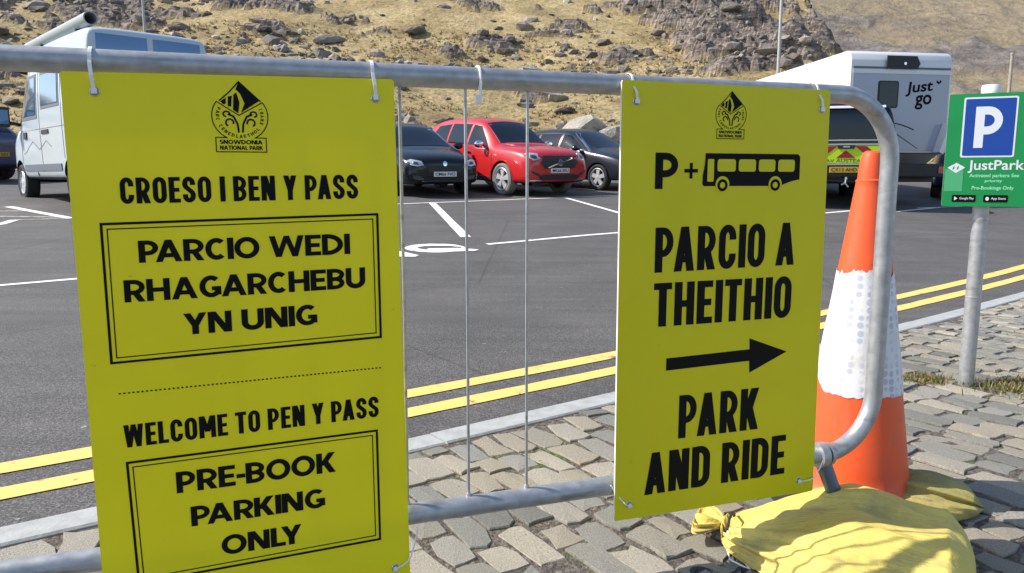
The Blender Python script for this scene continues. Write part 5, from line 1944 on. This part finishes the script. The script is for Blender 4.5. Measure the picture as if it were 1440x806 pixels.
rear_text('Just', .10, .70, 2.15, 2.44, M['ink'], .08, .10)
rear_text('go', .33, .70, 1.89, 2.18, M['ink'], .0, .08)
rear('emblem_mark', stroke_o := [(.78, 2.45), (.84, 2.41), (.90, 2.46), (.88, 2.50), (.84, 2.45), (.80, 2.49)], M['ink'])
# swoosh
sw = [(-.55 + .9 * k / 14, 1.60 + .055 * math.sin(PI * min(1, (k / 14) * .9 + .12)) - .10 * (k / 14) ** 2) for k in range(15)]
rear('swoosh', sw + [(p[0], p[1] - .022) for p in sw[::-1]], M['ink'], -.015)
rear('panel_crease', [(-.1, 1.42), (.45, 1.10), (.47, 1.11), (-.08, 1.44)], M['grey_band'], -.0145)
for s in (-1, 1):
    rear('tail_light', rrect(s * .98 - .07, .60, s * .98 + .07, .74, .02), M['red_lamp'], -.115)
mb = MB(); mb.box(-.10, .12, -HW + .08, HW - .08, .52, .80); mb.build('rear_bumper', M['black_plastic'], home, bevel=.03)
rear('rear_lamp', rrect(-.95, .86, -.70, .98, .02), M['alloy'], -.02)
mb = MB(); mb.box(.15, 5.2, -HW + .12, HW - .12, .42, .62); mb.build('chassis', M['black_plastic'], home)
for s in (1, -1):
    for wx in (1.7, 5.55):
        wheel(home, wx, s * .95, .36, s, 6, 'alloy', 'rubber', .22, 'wide', .62)
HB('cab', [(5.08, .45), (5.08, 2.0), (5.5, 2.0), (6.25, 1.30), (6.95, 1.05), (7.05, .45)], -.95, .95, M['home'], bev=.04)
for s in (1, -1):
    mb = MB(); y = s * .957
    mb.add([(5.25, y, 1.3), (5.25, y, 1.85), (5.5, y, 1.85), (6.05, y, 1.3)], [(0, 1, 2, 3)]); mb.build('cab_window', M['glass'], home)
    mb = MB(); y = s * (HW + .004)
    mb.add([(2.6, y, 1.65), (2.6, y, 2.2), (3.6, y, 2.2), (3.6, y, 1.65)], [(0, 1, 2, 3)]); mb.build('side_window', M['glass'], home)
# faded lettering on the left flank (y=+HW side faces left of the picture)
def flank_text(s, x0, x1, z0, z1, m):
    mb = MB(); vs_, fs_ = text_mesh(s, 1, .01)
    xa = min(v[0] for v in vs_); xb = max(v[0] for v in vs_); ya = min(v[1] for v in vs_); yb = max(v[1] for v in vs_)
    mb.add([(x1 - (v[0] - xa) / (xb - xa) * (x1 - x0), HW + .003, z0 + (v[1] - ya) / (yb - ya) * (z1 - z0)) for v in vs_], fs_)
    return mb.build('flank_lettering', m, home)
flank_text('hire a motorhome', 2.3, 5.3, 2.60, 2.76, M['pink'])
flank_text('book online today', 2.3, 4.0, 2.42, 2.50, M['grey_print'])
flank_text('go', 5.0, 5.5, 2.38, 2.52, M['pink'])
mb = MB(); mb.box(1.28, 2.2, HW - .001, HW + .006, 1.95, 2.60); mb.build('side_hatch', M['home'], home, bevel=.002)
mb = MB()
q4 = [(-HW + .10, 1.62), (-HW + .14, 1.62), (-HW + .33, 1.03), (-HW + .24, .99)]
mb.add([(-.02, a_, b_) for a_, b_ in q4] + [(-.24, a_, b_) for a_, b_ in q4], [(0, 1, 2, 3), (4, 7, 6, 5), (0, 4, 5, 1), (1, 5, 6, 2), (2, 6, 7, 3), (3, 7, 4, 0)])
mb.build('corner_flap', M['home'], home)
d0 = 15.9
hx0 = (1258 - 720) / 1078 * d0
home.location = (hx0, d0, ZR(hx0, d0) + .06)
home.rotation_euler = (0, 0, math.radians(99))
print('home ground', ZR(hx0, d0))

# ---- emergency vehicle, rear towards us
em = thing('patrol_vehicle', 'black high-backed vehicle with yellow and red chevrons behind the traffic cone', 'patrol car')
ES = [(-2.30, .84, .86, .48, 1.10, .76, 1.60), (-2.27, .91, .91, .42, 1.12, .78, 1.80), (-2.15, .93, .93, .40, 1.14, .77, 1.93), (-1.4, .94, .94, .38, 1.12, .77, 1.98), (0, .94, .94, .38, 1.10, .77, 1.98), (.4, .94, .94, .38, 1.08, .76, 1.90), (1.0, .94, .93, .38, 1.06, .78, 1.30), (1.15, .94, .93, .38, 1.05, .80, 1.18), (1.9, .92, .90, .40, 1.0, .75, 1.12), (2.2, .84, .82, .42, .9, .66, 1.0), (2.25, .7, .7, .5, .82, .58, .9)]
ob, bv = make_body('body', ES, M['black'], em, [(1.42, .38), (-1.42, .38)], .43, boxy=.6)
hatch_windows(em, bv, [(1.05, -.7), (1.08, 0), (1.05, .7), (.48, .64), (.45, 0), (.48, -.64)], None, [[(.75, 1.18), (-.1, 1.18), (-.1, 1.75), (.4, 1.72)], [(-.2, 1.18), (-1.1, 1.18), (-1.1, 1.78), (-.2, 1.78)], [(-1.2, 1.2), (-2.0, 1.2), (-1.95, 1.74), (-1.2, 1.78)]], [seam(-.15, .5, 1.15)])
def er(name, pts, m, off=.008, rings=2, parent=em):
    return wrap(bv, [(-p[0], p[1]) for p in pts], 'x', off, rings, name, m, parent, side=-1)
er('rear_window', [(-.66, 1.24), (-.62, 1.70), (.62, 1.70), (.66, 1.24)], M['glass'], .008, 4)
er('rear_spoiler', [(-.66, 1.80), (-.66, 1.84), (.66, 1.84), (.66, 1.80)], M['home'], .05, 2)
er('trim_bar', [(-.70, 1.20), (-.70, 1.225), (.70, 1.225), (.70, 1.20)], M['eyelet'], .016, 1)
er('trim_bar', [(-.70, 1.12), (-.70, 1.15), (.70, 1.15), (.70, 1.12)], M['eyelet'], .016, 1)
CZ0, CZ1 = .78, 1.11
er('chevron_board', [(-.74, CZ0), (-.74, CZ1), (.74, CZ1), (.74, CZ0)], M['chev_yellow'], .010, 4)
for s in (-1, 1):
    for k in (0, 1):
        x0 = .16 + k * .46
        pts = [(s * x0, CZ1 - .01), (s * min(x0 + .20, .74), CZ1 - .01), (s * min(x0 + .20 + .25, .74), CZ0 + .11), (s * min(x0 + .27, .73), CZ0 + .09)]
        er('red_stripe', pts, M['chev_red'], .018, 2)
er('red_triangle', [(-.17, CZ0 + .10), (0, CZ0 + .24), (.17, CZ0 + .10)], M['chev_red'], .018, 2)
hd = er('tailgate_handle', [(-.14, 1.05), (-.16, 1.12), (.16, 1.12), (.14, 1.05)], M['black_plastic'], .035, 1)
er('handle_badge', [(-.06, 1.075), (-.06, 1.10), (.06, 1.10), (.06, 1.075)], M['eyelet'], .045, 1, hd)
hh = bv.ray_cast(Vector((-6, 0, .82)), Vector((1, 0, 0)))[0].x - .022
vs_, fs_ = text_mesh('AV AUSTEAM', 1, .01)
xa = min(v[0] for v in vs_); xb = max(v[0] for v in vs_)
mb = MB(); mb.add([(hh, -(-.36 + (v[0] - xa) / (xb - xa) * .72), .795 + v[1] * .085) for v in vs_], fs_); mb.build('chevron_lettering', M['dark_green'], em)
er('lower_trim', [(-.76, .745), (-.76, .775), (.76, .775), (.76, .745)], M['eyelet'], .02, 1)
plate(em, bv, -1, .02, .60, .52, .11, 'CX13 AHD', M['plate_yellow'])
for s in (-1, 1):
    er('tail_light', [(s * .78, .80), (s * .78, 1.2), (s * .88, 1.2), (s * .88, .80)], M['red_lamp'], .012, 1)
    for wx in (1.42, -1.42): wheel(em, wx, s * .82, .38, s, 5, 'alloy', 'rubber', .24, 'wide', .64)
mb = MB(); mb.tube([(-2.30, 0, .42), (-2.42, 0, .42), (-2.44, 0, .47)], [.025, .022, .02], 8); mb.lathe([(.001, .46), (.03, .47), (.03, .51), (.001, .53)], 10, (-2.44, 0, 0)); mb.tube([(-2.40, .07, .37), (-2.40, .0, .40), (-2.40, -.06, .33)], .016, 6)
mb.build('tow_ball', M['chrome'], em, smooth=True)
d0 = 17.2
xx0 = (1181 - 720) / 1078 * d0 + .0
xx0 = 6.85; d0 = 16.95
em.location = (xx0, d0, ZR(xx0, d0) - .02)
em.rotation_euler = (0, 0, math.radians(78))
print('objects', len(bpy.data.objects), 'tris', sum(len(m.polygons) for m in bpy.data.meshes))
